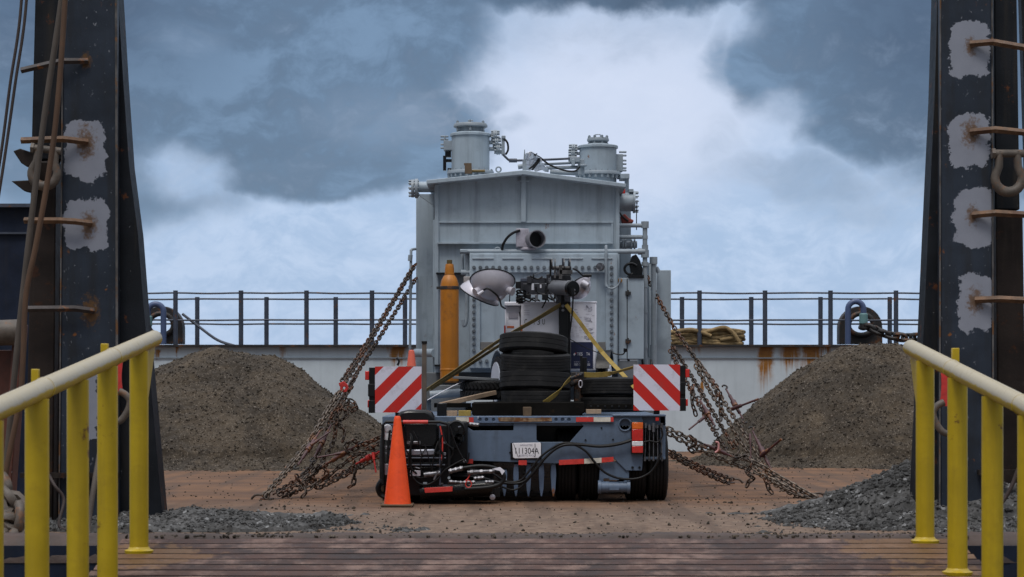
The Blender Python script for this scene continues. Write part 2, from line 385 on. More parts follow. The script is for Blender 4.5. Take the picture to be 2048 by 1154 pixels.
# cooling: bulkhead with rust runs (positions are object space = world space)
def ex_wall(t, P, c, noi):
    s = nd(t, 'ShaderNodeSeparateXYZ'); t.links.new(P, s.inputs[0])
    wx = mth(t, 'ADD', s.outputs['X'], mth(t, 'MULTIPLY', mth(t, 'SUBTRACT', noi(6, 6, .7), .5), .22))
    zn = mth(t, 'ADD', s.outputs['Z'], mth(t, 'MULTIPLY', mth(t, 'SUBTRACT', noi(1.0, 6, .7, vmth(t, 'MULTIPLY', P, (13, 1, .3)).outputs[0]), .5), 1.3)); d = 40.0; tot = None
    for (x0, x1, y0, y1, k) in ((1517, 1545, 692, 790, .9), (1562, 1598, 692, 740, .8), (1605, 1640, 692, 750, 1.0), (1640, 1662, 692, 712, .7), (1700, 1900, 690, 702, .6),
                             (782, 812, 695, 735, 1.0), (765, 780, 692, 705, .5), (1402, 1407, 757, 800, .9), (310, 320, 703, 722, .9), (352, 362, 692, 704, .9), (398, 408, 692, 706, .7), (560, 572, 692, 712, .4), (1380, 1400, 692, 705, .4)):
        a, b = X(x0, d), X(x1, d); zt, zb = Z(y0, d), Z(y1, d); w = (b-a)/2
        dx = mth(t, 'ABSOLUTE', mth(t, 'SUBTRACT', wx, (a+b)/2))
        mk = ramp(t, dx, w*1.5, w*.2)
        mz = mth(t, 'MULTIPLY', ramp(t, zn, zb-.05, zb+(zt-zb)*.75+.05), ramp(t, s.outputs['Z'], zt+.06, zt))
        q = mth(t, 'MULTIPLY', mth(t, 'MULTIPLY', mk, mz), k); tot = q if tot is None else mth(t, 'MAXIMUM', tot, q)
    tot = mth(t, 'MULTIPLY', tot, mth(t, 'MULTIPLY', ramp(t, noi(9, 6, .7), .12, .45), ramp(t, noi(1.0, 6, .7, vmth(t, 'MULTIPLY', P, (22, 1, 1.2)).outputs[0]), .28, .5)))
    c = mix(t, mth(t, 'MULTIPLY', tot, 1.9, clamp=True), c, mix(t, noi(14, 5), (.14, .05, .012), (.48, .21, .03)))
    sc = mth(t, 'MULTIPLY', ramp(t, noi(1.4, 8, .7), .60, .64), ramp(t, noi(7, 6, .7), .5, .6))
    return mix(t, mth(t, 'MULTIPLY', sc, .6), c, (.66, .72, .78))
M['wall'] = mat('pale_blue_grey_hull_paint', (.56, .63, .68), .5, var=.08, scale=.8, streak=.22, dirt=.15, dirtcol=(.30, .35, .38), bump=.05, extra=ex_wall)
# towers: dark paint, grey primer patches and rust round every rung
def ex_tower(patches, rungs, d):
    def ex(t, P, c, noi):
        P = nd(t, 'ShaderNodeNewGeometry').outputs['Position']; s = nd(t, 'ShaderNodeSeparateXYZ'); t.links.new(P, s.inputs[0])
        j = mth(t, 'MULTIPLY', mth(t, 'SUBTRACT', noi(8, 9, .72), .5), .26); j2 = mth(t, 'MULTIPLY', mth(t, 'SUBTRACT', noi(6, 9, .72), .5), .30)
        wx = mth(t, 'ADD', s.outputs['X'], j); wz = mth(t, 'ADD', s.outputs['Z'], j2); tot = None
        for (x0, x1, y0, y1) in patches:
            cx, cz = (X(x0, d)+X(x1, d))/2, (Z(y0, d)+Z(y1, d))/2; rx, rz = (X(x1, d)-X(x0, d))/2, (Z(y0, d)-Z(y1, d))/2
            a = mth(t, 'POWER', mth(t, 'ABSOLUTE', mth(t, 'DIVIDE', mth(t, 'SUBTRACT', wx, cx), rx)), 4)
            b = mth(t, 'POWER', mth(t, 'ABSOLUTE', mth(t, 'DIVIDE', mth(t, 'SUBTRACT', wz, cz), rz)), 4)
            q = ramp(t, mth(t, 'ADD', a, b), 1.06, .98); tot = q if tot is None else mth(t, 'MAXIMUM', tot, q)
        c = mix(t, tot, c, mix(t, noi(5, 6), (.21, .225, .27), (.30, .315, .37)))
        for (px, py, r) in rungs:
            a = vmth(t, 'SUBTRACT', P, (X(px, d), d, Z(py, d))).outputs[0]; a = vmth(t, 'MULTIPLY', a, (1/r, 0, .62/r)).outputs[0]
            l = nd(t, 'ShaderNodeVectorMath', operation='LENGTH'); t.links.new(a, l.inputs[0])
            v = mth(t, 'ADD', l.outputs['Value'], mth(t, 'MULTIPLY', mth(t, 'SUBTRACT', noi(24, 8, .75), .5), 3.0))
            c = mix(t, mth(t, 'MULTIPLY', ramp(t, v, 1.15, .35), .85), c, (.13, .065, .022))
        return c
    return ex
LP = [(129, 211, 240, 358), (128, 216, 398, 503), (150, 198, 745, 880)]
LR = [(172, 285, .10), (178, 450, .08), (182, 622, .09), (172, 122, .05)]
RP = [(1900, 1980, 40, 156), (1901, 1980, 224, 334), (1908, 1990, 374, 496), (1916, 1988, 552, 664)]
RR = [(1942, 92, .06), (1942, 266, .09), (1945, 430, .06), (1950, 602, .08)]
TWC = (.025, .033, .048)
M['towerl'] = mat('dark_slate_tower_paint', TWC, .5, var=.25, scale=2, streak=.5, dirt=.3, dirtcol=(.02, .018, .016), rust=.08, speck=1.1, speckcol=(.20, .21, .24), bump=.1, extra=ex_tower(LP, LR, 19.5), spec=.22)
M['towerr'] = mat('dark_slate_tower_paint', TWC, .5, var=.25, scale=2, streak=.5, dirt=.3, dirtcol=(.02, .018, .016), rust=.08, speck=1.1, speckcol=(.20, .21, .24), bump=.1, extra=ex_tower(RP, RR, 19.5), spec=.22)
M['towerd'] = mat('scraped_shade_dark_steel', (.009, .011, .015), .55, var=.35, scale=3, streak=.4, rust=.16, rustcol=(.085, .03, .012), speck=.4, bump=.15, spec=.2)  # scraped, rusty steel; shade of the side braces is put into its dark colour
M['towerb'] = mat('brown_stained_steel', (.020, .014, .012), .6, var=.35, scale=3, streak=.5, rust=.25, rustcol=(.04, .017, .009), bump=.15, spec=.2)
M['rung'] = mat('rusty_rung', (.13, .068, .034), .6, var=.4, scale=10, rust=.4, rustcol=(.08, .035, .016), dirt=.35, dirtcol=(.24, .20, .17), bump=.2)
M['rungd'] = mat('dark_rung', (.045, .035, .033), .6, var=.4, scale=10, rust=.3, bump=.2)
M['shackle'] = mat('weathered_shackle', (.10, .080, .064), .55, var=.35, scale=8, rust=.35, rustcol=(.14, .07, .035), bump=.2)
# grounds
def ex_deck(t, P, c, noi):
    v = vmth(t, 'MULTIPLY', P, (.35, 1.6, 1)).outputs[0]
    c = mix(t, mth(t, 'MULTIPLY', ramp(t, noi(1.3, 7, .6, v), .42, .68), .75), c, (.07, .034, .020))
    s = nd(t, 'ShaderNodeSeparateXYZ'); t.links.new(P, s.inputs[0])
    yy = mth(t, 'ADD', s.outputs['Y'], mth(t, 'MULTIPLY', mth(t, 'SUBTRACT', noi(.9, 7, .65), .5), 3.5))
    near = ramp(t, yy, 24.2, 21.0)
    grit = mix(t, ramp(t, noi(9, 8, .72), .35, .65), (.09, .056, .038), (.225, .160, .113))
    c = mix(t, mth(t, 'MULTIPLY', near, .8), c, grit)
    tr_ = vmth(t, 'MULTIPLY', P, (3.2, .25, 1)).outputs[0]; c = mix(t, mth(t, 'MULTIPLY', ramp(t, noi(1.0, 5, .55, tr_), .48, .64), .65), c, (.070, .040, .024))
    return mix(t, mth(t, 'MULTIPLY', ramp(t, noi(45, 6, .75), .60, .70), .6), c, (.06, .048, .042))
M['deck'] = mat('dirt_covered_deck', (.165, .080, .036), .85, var=.22, scale=1.5, bump=.5, bscale=35, extra=ex_deck)
def ex_ramp(t, P, c, noi):
    c = mix(t, ramp(t, noi(2.6, 8, .72), .46, .66), c, (.185, .112, .085))
    c = mix(t, mth(t, 'MULTIPLY', ramp(t, noi(12, 8, .7), .52, .7), .6), c, (.07, .03, .02))
    s = nd(t, 'ShaderNodeSeparateXYZ'); t.links.new(P, s.inputs[0]); tot = None
    for (x, y, r) in ((-2.45, 14.75, .42), (2.75, 15.05, .5), (2.75, 14.0, .4)):
        a = vmth(t, 'SUBTRACT', P, (x, y, 0)).outputs[0]; a = vmth(t, 'MULTIPLY', a, (1/r, 1/r, 0)).outputs[0]
        l = nd(t, 'ShaderNodeVectorMath', operation='LENGTH'); t.links.new(a, l.inputs[0])
        q = ramp(t, mth(t, 'ADD', l.outputs['Value'], mth(t, 'MULTIPLY', mth(t, 'SUBTRACT', noi(7, 7, .7), .5), 2.4)), 1.05, .8)
        tot = q if tot is None else mth(t, 'MAXIMUM', tot, q)
    return mix(t, mth(t, 'MULTIPLY', tot, .5), c, (.22, .115, .04))
M['ramp'] = mat('rusty_ramp_steel', (.050, .021, .013), .5, var=.5, scale=3, bump=.35, bscale=40, spec=.28, extra=ex_ramp)
M['lip'] = mat('brown_ramp_lip', (.055, .033, .025), .65, var=.4, scale=4, dirt=.6, dirtcol=(.04, .022, .014), bump=.4, bscale=30)
def gravel(name, a, b, w, sc):
    def ex(t, P, c, noi):
        v = nd(t, 'ShaderNodeTexVoronoi'); v.inputs['Scale'].default_value = sc; t.links.new(P, v.inputs['Vector'])
        s = nd(t, 'ShaderNodeSeparateColor'); t.links.new(v.outputs['Color'], s.inputs[0])
        c = mix(t, s.outputs[0], a, b)
        c = mix(t, mth(t, 'MULTIPLY', ramp(t, noi(1.1, 8, .7), .42, .60), .8), c, [v*.68 for v in a])
        c = mix(t, mth(t, 'MULTIPLY', ramp(t, noi(2.3, 8, .72), .52, .68), .6), c, [v*1.3 for v in b])
        return mix(t, mth(t, 'MULTIPLY', ramp(t, s.outputs[1], .93, .98), .7), c, w)
    return mat(name, a, .9, var=.3, scale=2, bump=.8, bscale=sc, extra=ex)
M['heap'] = gravel('brown_crushed_stone', (.033, .0225, .012), (.080, .058, .036), (.20, .165, .13), 75)
M['heapg'] = gravel('grey_crushed_stone', (.040, .039, .037), (.105, .102, .100), (.28, .28, .28), 30)
M['stoneb'] = gravel('brown_stone_chips', (.026, .019, .012), (.085, .064, .043), (.24, .20, .165), 14)
M['sea'] = mat('sea_water', (.03, .05, .06), .2, var=.2, scale=.05, bump=.4, bscale=1.5)
M['quay'] = mat('quay_concrete', (.28, .27, .25), .9, var=.2, scale=.6, dirt=.4, bump=.3)

# ------------------------------------------------------------------ setting
def struct(mb, name, m, **k): return tag(mb.build(name, m, None, **k), None, None, None, 'structure')
b = MB(); b.box((0, 3000, -2.4), (9000, 9000, .2)); struct(b, 'sea', M['sea'], smooth=0)
b = MB(); b.box((0, -22, -1.9), (60, 56, .8)); struct(b, 'ground', M['quay'], smooth=0)
b = MB(); b.box((0, 31.0, -.75), (19, 30.8, 1.5)); struct(b, 'deck', M['deck'], smooth=0)
RS = .109
def rz(y): return .15+RS*(y-15)
b = MB()
vs = []
for x in (-2.72, 3.1):
    for (y, dz) in ((1.0, -.14), (15.36, -.14), (15.36, -.075), (1.0, -.075)): vs.append((x, y, rz(y)+dz))
b.add(vs, [(0, 1, 2, 3), (7, 6, 5, 4), (0, 4, 5, 1), (1, 5, 6, 2), (2, 6, 7, 3), (3, 7, 4, 0)])
y = 15.36
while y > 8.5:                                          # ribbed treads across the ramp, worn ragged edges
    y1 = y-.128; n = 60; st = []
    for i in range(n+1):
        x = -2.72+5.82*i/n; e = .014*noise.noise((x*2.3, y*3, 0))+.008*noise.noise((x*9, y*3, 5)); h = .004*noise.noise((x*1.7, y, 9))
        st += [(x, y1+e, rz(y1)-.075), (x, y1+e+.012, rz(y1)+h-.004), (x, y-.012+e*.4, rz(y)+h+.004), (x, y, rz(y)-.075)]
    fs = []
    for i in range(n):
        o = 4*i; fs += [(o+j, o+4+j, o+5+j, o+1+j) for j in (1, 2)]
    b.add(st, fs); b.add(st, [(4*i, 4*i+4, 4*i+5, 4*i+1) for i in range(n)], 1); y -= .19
struct(b, 'ramp', [M['ramp'], mat('gap_shade', (.012, .006, .005), .8, var=.4, bump=.2)], smooth=25)  # dark rib fronts: shade of the gaps painted into the colour
b = MB(); prof = []
n = 420
for i in range(n+1):
    x = -9+18*i/n; e = .020*noise.noise((x*1.3, 2, 0))+.012*noise.noise((x*6, 2, 0))+.008*noise.noise((x*17, 2, 0))
    for (yy, zz) in ((15.38, .02), (15.40, .13), (15.47, .198), (15.60, .214), (15.72, .198), (15.80, .05), (15.80, .005)):
        prof.append((x, yy+e, zz+e*(1 if zz > .05 else 0)))
fs = []
for i in range(n):
    o = 7*i; fs += [(o+j+1, o+7+j+1, o+7+j, o+j) for j in range(6)]
b.add(prof, fs); struct(b, 'ramp_lip', M['lip'], smooth=50)

b = MB()
for (x0, x1) in ((-9.5, -2.74), (3.12, 9.5)): b.box(((x0+x1)/2, 15.46, -.66), (x1-x0, .14, 1.6))
struct(b, 'deck_edge', M['navyblk'])
def heap(name, label, cx, cy, H, s, a, wx, m, nst, r0, r1, seed, lim=None):
    rad = (H+a*s)/s+.15
    def h(x, y):
        dx = max(abs(x-cx)-wx, 0); r = math.hypot(dx, y-cy)
        r *= 1+.10*noise.noise((x*.6, y*.6, seed))
        v = H+a*s-s*math.sqrt(r*r+a*a)
        tl = min(.25, H*.22); v = v if v > tl else tl*math.exp((v-tl)/tl)-.05
        v -= .07*max(0, noise.noise((x*1.1+.5*y, y*.35, seed+4)))*min(1, max(v, 0)*2)
        return v+.06*noise.noise((x*1.6, y*1.6, seed))+.045*noise.noise((x*4, y*4, seed))+.024*noise.noise((x*10, y*10, seed))+.016*noise.noise((x*21, y*21, seed))
    b = MB(); st = .055 if H > 1 else .035; nx, ny = int((2*rad+2*wx+1.4)/st), int((2*rad+1.2)/st); vs = []; ok = {}
    x0, y0 = cx-rad-wx-.7, cy-rad-.6
    for j in range(ny+1):
        for i in range(nx+1):
            x, y = x0+i*st, y0+j*st; vs.append((x, y, h(x, y)))
    fs = []
    for j in range(ny):
        for i in range(nx):
            q = (j*(nx+1)+i, j*(nx+1)+i+1, (j+1)*(nx+1)+i+1, (j+1)*(nx+1)+i)
            if max(vs[k][2] for k in q) > -.012 and vs[q[0]][1] < 39.7: fs.append(q)
    b.add(vs, fs, 0)
    k = 0
    while k < nst:
        x = cx+random.uniform(-rad-wx-.25, rad+wx+.25); y = cy+random.uniform(-rad-.25, rad*.25)
        z = h(x, y)
        if z < -.02: 
            if random.random() > .25 or z < -.028: continue
            z = 0
        rr = random.uniform(r0, r1)*(.7+.6*random.random()**3)
        b.stone((x, y, z+rr*.15), rr, 1); k += 1
    o = b.build(name, list(m), None, smooth=0); return tag(o, label, 'gravel pile', 'gravel piles')
heap('gravel_pile', 'large brown gravel pile left of the loaded trailer, against the bulkhead', -4.52, 35, 1.77, .66, .5, .28, (M['heap'], M['stoneb']), 9000, .008, .021, 3)
heap('gravel_pile', 'large brown gravel pile right of the loaded trailer, against the bulkhead', 5.95, 35, 1.87, .88, .5, .5, (M['heap'], M['stoneb']), 9000, .008, .021, 11)
heap('gravel_pile', 'low heap of coarse grey stones at the foot of the right yellow handrail', 4.46, 20.80, .80, .46, .15, 0, (M['heapg'], M['heapg']), 6500, .010, .032, 23)
heap('gravel_pile', 'thin grey gravel spill beside the foot of the left steel tower', -2.95, 19.75, .115, .095, .1, .45, (M['heapg'], M['heapg']), 2600, .008, .022, 31)
b = MB()                                                  # loose stones on the dirty deck
for i in range(1300):
    y = 17.5+6.5*random.random()**1.3; x = random.uniform(-3.4, 3.6)
    if random.random() < .35: x = random.choice((random.gauss(-2.2, .6), random.gauss(2.4, .6)))
    r = random.choice((.004, .005, .006, .007, .008, .009, .015))*random.uniform(.8, 1.4)
    b.stone((x, y, r*.3), r)
for i in range(700):
    y = random.uniform(24, 34); x = random.uniform(-5, 6); r = random.uniform(.006, .014); b.stone((x, y, r*.3), r)
for i in range(900):
    b.stone((random.uniform(-2.9, 3.2), random.uniform(15.45, 15.78), .200), random.uniform(.005, .016))
tag(b.build('loose_stones', M['stoneb'], None, smooth=0), 'loose stones scattered over the dirty deck in front of the trailer', 'loose stones', None, 'stuff')

# ------------------------------------------------------------------ bulkhead, railings and fittings at the far end
bw = thing('bulkhead', 'pale blue grey steel bulkhead with rust runs across the far end of the deck', 'bulkhead', (0, 40, 0))
b = MB(); b.box((0, 40.5, Z(690, 40)/2-.02), (19, 1.0, Z(690, 40)-.04)); o = b.build('wall_plate', M['wall'], None); 
o.parent = bw; o.location = (0, -40, 0); ORG[o.name] = Vector((0, 40, 0))
b = MB(); b.box((0, 40.45, Z(690, 40)-.015), (19, 1.16, .04)); b.build('top_rim', M['blkrust'], bw)
b = MB(); b.box((0, 39.988, Z(716, 40)), (19, .03, .018)); b.build('strake', M['tankb'], bw)
def railing(label, posts, ytop, rails, d, base):
    t = thing('guard_rail', label, 'guard rail', (0, d, Z(base, d)), 'pipe guard rails on the bulkhead')
    for p in posts:
        b = MB(); b.cyl(W(p, base+4, d), W(p, ytop, d), .043, n=12); b.build('post', M['railing'], t)
    for yy in rails:
        b = MB(); pts = []
        for i, p in enumerate([posts[0]-80]+posts+[posts[-1]+80]):
            pts.append(W(p, yy+random.uniform(-.6, .6), d-.0))
            if i < len(posts): 
                q = p+65; pts.append(W(q, yy+random.uniform(-.4, 1.3), d))
        b.tube(smoothpath(pts, 3), .016, 8); b.build('rail', M['railing'], t)
railing('near pipe guard rail with the taller posts along the top of the bulkhead', [220+131*i for i in range(0, 14)], 581, (586, 640), 40.15, 690)
railing('far pipe guard rail with the lower posts behind the taller railing', [256+138.5*i for i in range(0, 13)], 594, (598, 648), 41.0, 692)
def chock(label, cx, mir):
    d = 40.45; t = thing('mooring_chock', label, 'mooring chock', W(cx, 690, d), 'mooring chocks on the bulkhead')
    out = [(cx-43, 688), (cx-43, 660)]+[(cx+43*math.cos(a), 655-43*math.sin(a)) for a in [math.pi*(1-i/14) for i in range(15)]]+[(cx+43, 660), (cx+43, 688)]
    hole = [(cx+25*math.cos(a), 651-24*math.sin(a)*(1 if math.sin(a) > 0 else .8)) for a in [2*math.pi*i/20 for i in range(20)]]
    b = MB(); b.prism(out, d, .34, [hole]); b.build('chock_body', M['blkrust'], t, bevel=.03)
    b = MB(); ring = [W(p[0], p[1], d-.015) for p in hole]; b.tube(ring, .05, 10, closed=True); b.build('chock_ring', M['blkrust'], t)
def vent(label, x0, x1, ytop, mir):
    d = 40.1; t = thing('vent_pipe', label, 'vent pipe', W(x1 if mir else x0, 690, d), 'gooseneck vents on the bulkhead')
    xs, xe = (x1, x0) if mir else (x0, x1); c, r = (x0+x1)/2, (x1-x0)/2
    pts = [W(xs, 688, d)]+[W(c+(xs-c)*math.cos(a), ytop+r-r*math.sin(a), d) for a in [math.pi*i/14 for i in range(15)]]+[W(xe, ytop+r+20, d)]
    b = MB(); b.tube(pts, .053, 14); b.build('pipe', M['bluepipe'], t)
    b = MB(); z0, z1 = Z(ytop+r+8, d), Z(ytop+r+30, d); b.lathe((X(xe, d), d, 0), (0, 0, 1), [(.06, z1), (.078, z1+.02), (.080, (z0+z1)/2), (.078, z0-.02), (.06, z0)], 20); b.build('collar', M['teal'], t)
    b = MB(); b.cyl(W(xe, ytop+r+30, d), W(xe, ytop+r+38, d), .065, n=14); b.build('float_cap', M['blkrust'], t)
chock('rusty mooring chock behind the vent pipe left of the deck, by the left tower', 322, False)
chock('rusty mooring chock with an anchor chain through it, by the right tower', 1722, True)
vent('navy gooseneck vent pipe beside the left tower', 296, 327, 608, True)
vent('navy gooseneck vent pipe with teal collar beside the right tower', 1696, 1727, 603, False)
def stadium(L, Wd, n=5):
    h = L/2-Wd/2; pts = []
    for i in range(n+1): a = -math.pi/2+math.pi*i/n; pts.append((h+Wd/2*math.cos(a), Wd/2*math.sin(a)))
    for i in range(n+1): a = math.pi/2+math.pi*i/n; pts.append((-h+Wd/2*math.cos(a), Wd/2*math.sin(a)))
    return pts
def resample(path, step):
    out = [path[0]]; acc = 0.0
    for a, c in zip(path, path[1:]):
        L = (c-a).length; pos = step-acc
        while pos <= L: out.append(a+(c-a)*(pos/L)); pos += step
        acc = L-(pos-step)
    return out
def links(b, path, pitch=.062, wire=.0085, wid=.04, ns=6, twist=.5, npt=5):
    P = resample(path, pitch); shp = stadium(pitch+2.3*wire, wid, npt)
    for i in range(len(P)-1):
        c = (P[i]+P[i+1])/2; ax = (P[i+1]-P[i]).normalized(); u, w = b.frame(ax)
        an = (math.pi/2 if i % 2 else 0)+twist+random.uniform(-.22, .22); s = u*math.cos(an)+w*math.sin(an)
        b.tube([c+ax*x+s*y for x, y in shp], wire, ns, closed=True)
def chain(label, strands, m='chain', group='lashing chains', pitch=.062, wire=.0088, wid=.041, cat='chain', name='lashing_chain', sm=6):
    b = MB()
    for st in strands: links(b, smoothpath([W(*p) for p in st], sm), pitch, wire, wid, twist=random.uniform(.3, 1.2))
    o = b.build(name, M[m], None, smooth=60, origin=W(*strands[0][0])); return tag(o, label, cat, group)
chain('heavy rusty anchor chain hanging from the right mooring chock towards the right tower', [[(1725, 652, 40.2), (1740, 655, 40), (1765, 666, 39.9), (1790, 673, 39.8), (1820, 675, 39.7), (1880, 668, 39.5)]], 'blkrust', None, .15, .035, .14, 'anchor chain', 'anchor_chain')
b = MB(); b.tube(smoothpath(wp((365, 628, 40.5), (400, 655, 40.4), (435, 680, 40.3), (470, 692, 40.2)), 5), .026, 8)
tag(b.build('mooring_line', M['railing'], None), 'dark mooring line running down from the left chock to the bulkhead edge', 'mooring line')
b = MB()
for k in range(5):
    pts = []
    for i in range(26):
        a = 2*math.pi*i/26; ex = .62+.05*random.random(); pts.append(Vector((X(1415+random.uniform(-3, 3), 40.4)+ex*math.cos(a), 40.42+.20*math.sin(a)+random.uniform(-.02, .02), Z(690, 40.4)+.035+.055*k+.02*math.sin(2*a+k)+random.uniform(-.008, .008))))
    b.tube(pts, .036, 9, closed=True)
b.tube(smoothpath(wp((1400, 668, 40.2), (1425, 660, 40.15), (1450, 655, 40.15), (1468, 668, 40.15), (1478, 684, 40.15)), 6), .036, 9)
b.tube(smoothpath(wp((1352, 664, 40.2), (1380, 659, 40.15), (1402, 664, 40.15), (1422, 672, 40.15)), 6), .036, 9)
b.tube(smoothpath(wp((1430, 664, 40.25), (1452, 658, 40.2), (1470, 672, 40.2), (1440, 680, 40.2)), 6), .036, 9)
tag(b.build('rope_coil', M['rope'], None), 'thick tan mooring rope coiled on top of the bulkhead right of the transformer', 'rope coil')

# ------------------------------------------------------------------ steel towers at both sides of the bow
D = 19.5
tw = thing('steel_tower', 'dark slate steel tower with grey primer patches behind the left yellow handrail', 'steel tower', (X(180, D), D+.2, 0), 'bow towers')
b = MB(); b.prism([(128, -420), (233, -420), (236, 1053), (117, 1053)], D, .118); b.build('front_plate', M['towerl'], tw, bevel=.02)
M['edge'] = mat('worn_edge_highlight', (.085, .080, .078), .5, var=.5, scale=6, rust=.35, rustcol=(.12, .055, .02), bump=.15)  # worn edge strips, lighter so they paint in an edge highlight
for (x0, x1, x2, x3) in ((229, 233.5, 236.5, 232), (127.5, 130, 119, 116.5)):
    b = MB(); b.prism([(x0, -420), (x1, -420), (x2, 1053), (x3, 1053)], D-.012, .014); b.build('edge_highlight', M['edge'], tw)
b = MB(); b.prism([(234, -420), (236, -10), (247, 170), (258, 330), (276, 470), (286, 600), (306, 820), (327, 1056), (237, 1056)], D+.12, .30); b.build('side_brace', M['towerd'], tw, bevel=.01)
b = MB(); b.prism([(80, -420), (126, -420), (124, 320), (62, 320)], D+.22, .30); b.build('rear_column', M['towerd'], tw, bevel=.015)
b = MB(); b.prism([(62, 322), (112, 322), (106, 1056), (50, 1056)], D+.10, .30); b.build('lower_column', M['towerb'], tw, bevel=.015)
b = MB(); b.bpx(108, 322, 120, 1056, D+.3, .1); b.build('web', M['black'], tw)
for (pts, key, r) in (([(176, 122), (125, 122), (98, 128), (42, 141)], 'rungd', .027), ([(176, 284), (125, 278), (42, 281)], 'rung', .029), ([(184, 447), (150, 443), (120, 441), (48, 441)], 'rung', .028), ([(188, 622), (150, 617), (52, 618)], 'rungd', .028)):
    b = MB(); b.tube([W(p[0], p[1], D-(.02 if i == 0 else .09)) for i, p in enumerate(pts)], r, 4); b.build('rung', M[key], tw)
for (pts) in ([(26, 302), (40, 297), (68, 306), (70, 328), (54, 334), (42, 326)], [(22, 362), (62, 360), (74, 372), (66, 386), (48, 382)]):
    b = MB(); b.prism(pts, D-.04, .12); b.build('lug', M['towerb'], tw, bevel=.008)
b = MB(); b.bpx(40, 946, 236, 956, D-.1, .08); b.build('cross_bar', M['towerb'], tw)
tw = thing('steel_tower', 'dark slate steel tower with four grey primer patches behind the right yellow handrail', 'steel tower', (X(1930, D), D+.2, 0), 'bow towers')
b = MB(); b.prism([(1881, -420), (1984, -420), (1988, 1058), (1879, 1058)], D, .118); b.build('front_plate', M['towerr'], tw, bevel=.02)
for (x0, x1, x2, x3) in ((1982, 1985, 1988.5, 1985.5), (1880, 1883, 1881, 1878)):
    b = MB(); b.prism([(x0, -420), (x1, -420), (x2, 1058), (x3, 1058)], D-.012, .014); b.build('edge_highlight', M['edge'], tw)
b = MB(); b.prism([(1878, -420), (1880, -420), (1878.5, 1058), (1828, 1058), (1838, 850), (1848, 650), (1857, 450), (1869, 200), (1875, 0)], D+.12, .30); b.build('side_brace', M['towerd'], tw, bevel=.01)
b = MB(); b.prism([(1986, -420), (2028, -420), (2040, 420), (1990, 420)], D+.24, .3); b.build('rear_column', M['towerd'], tw, bevel=.015)
b = MB(); b.prism([(1992, 425), (2046, 425), (2056, 1058), (1996, 1058)], D+.14, .3); b.build('lower_column', M['towerb'], tw, bevel=.015)
b = MB(); b.prism([(2036, -200), (2043, -200), (2070, 620), (2062, 620)], D+.5, .12); b.build('stay', M['towerd'], tw)
for pts in ([(1940, 88), (1985, 84), (2100, 104)], [(1940, 264), (1990, 259), (2100, 270)], [(1944, 430), (1990, 426), (2100, 432)], [(1950, 600), (2000, 598), (2100, 603)]):
    b = MB(); b.tube([W(p[0], p[1], D-(.02 if i == 0 else .09)) for i, p in enumerate(pts)], .030, 4); b.build('rung', M['rung'], tw)
b = MB(); b.bpx(1958, 940, 2100, 950, D-.1, .08); b.bpx(1960, 763, 2100, 772, D-.1, .08); b.build('cross_bar', M['towerb'], tw)
def shackle(label, cx, cy, s, d, rot=0):
    t = thing('shackle', label, 'shackle', W(cx, cy, d), 'bow shackles on the towers')
    pts = []
    def q(u, v):
        c, sn = math.cos(rot), math.sin(rot); return W(cx+(u*c-v*sn)*s, cy+(u*sn+v*c)*s, d)
    path = [(-18, -42)]+[(-19, -12)]+[(27*math.cos(a), 12+27*math.sin(a)) for a in [math.pi*(1.08-1.16*i/14) for i in range(15)]]+[(19, -12), (18, -42)]
    b = MB(); b.tube([q(*p) for p in path], [.034*s+.012*s*math.sin(math.pi*i/(len(path)-1)) for i in range(len(path))], 12); b.build('bow', M['shackle'], t)
    b = MB(); b.cyl(q(-30, -38), q(30, -38), .035*s, n=12); b.lathe(q(-34, -38), q(-20, -38)-q(-34, -38), [(.05*s, 0), (.05*s, .03)], 6); b.build('pin', M['shackle'], t)
shackle('weathered bow shackle hanging on the right tower below the second rung', 2017, 345, 1.0, D-.06)
shackle('weathered bow shackle hanging on the left tower behind the wire ropes', 90, 335, .95, D-.12, .12)
def rope(label, pts, r, m, name='wire_rope', group='wire ropes by the left tower', cat='wire rope'):
    b = MB(); b.tube(smoothpath(wp(*pts), 8), r, 10); return tag(b.build(name, M[m], None, origin=W(*pts[0])), label, cat, group)
rope('outer of the two thin dark wire ropes far left of the left tower', [(52, -300, 18.9), (43, 0, 18.9), (20, 170, 18.9), (3, 300, 18.9), (-20, 440, 18.9)], .013, 'wireroped')
rope('inner of the two thin dark wire ropes left of the left tower', [(66, -300, 18.9), (53, 0, 18.9), (30, 170, 18.9), (7, 330, 18.9), (-14, 460, 18.9)], .013, 'wireroped')
rope('thick grey wire rope slanting down in front of the left tower', [(150, -250, 18.8), (123, 0, 18.8), (92, 210, 18.8), (65, 420, 18.8), (40, 640, 18.8), (15, 900, 18.8), (0, 1060, 18.8)], .026, 'wirerope')
rope('rust brown wire rope beside the thick grey rope on the left tower', [(140, -250, 18.7), (130, 0, 18.7), (115, 210, 18.7), (97, 350, 18.7), (72, 490, 18.7), (52, 590, 18.7), (46, 720, 18.7), (40, 800, 18.7), (20, 900, 18.7), (5, 980, 18.7)], .024, 'wireropeb')
rope('wire rope hanging to the deck between the left handrail posts', [(205, 850, 18.9), (200, 900, 18.8), (190, 960, 18.6), (178, 1040, 18.5), (176, 1070, 18.4)], .024, 'wirerope')
rope('dark cable end looped at the foot of the left tower', [(98, 950, 19.1), (110, 972, 19.0), (128, 1000, 19), (118, 1050, 18.9), (140, 1062, 18.9)], .014, 'wireroped')
rope('thin dark cable bent out from the right tower between the right handrail posts', [(2045, 925, 19), (2036, 940, 19), (2022, 975, 19), (2000, 1010, 19), (1940, 1080, 18.9)], .018, 'wireroped', 'cable', None, 'cable')
wh = thing('winch_house', 'dark navy steel winch house at the far left edge behind the left tower', 'winch house', W(-60, 1010, 22.5))
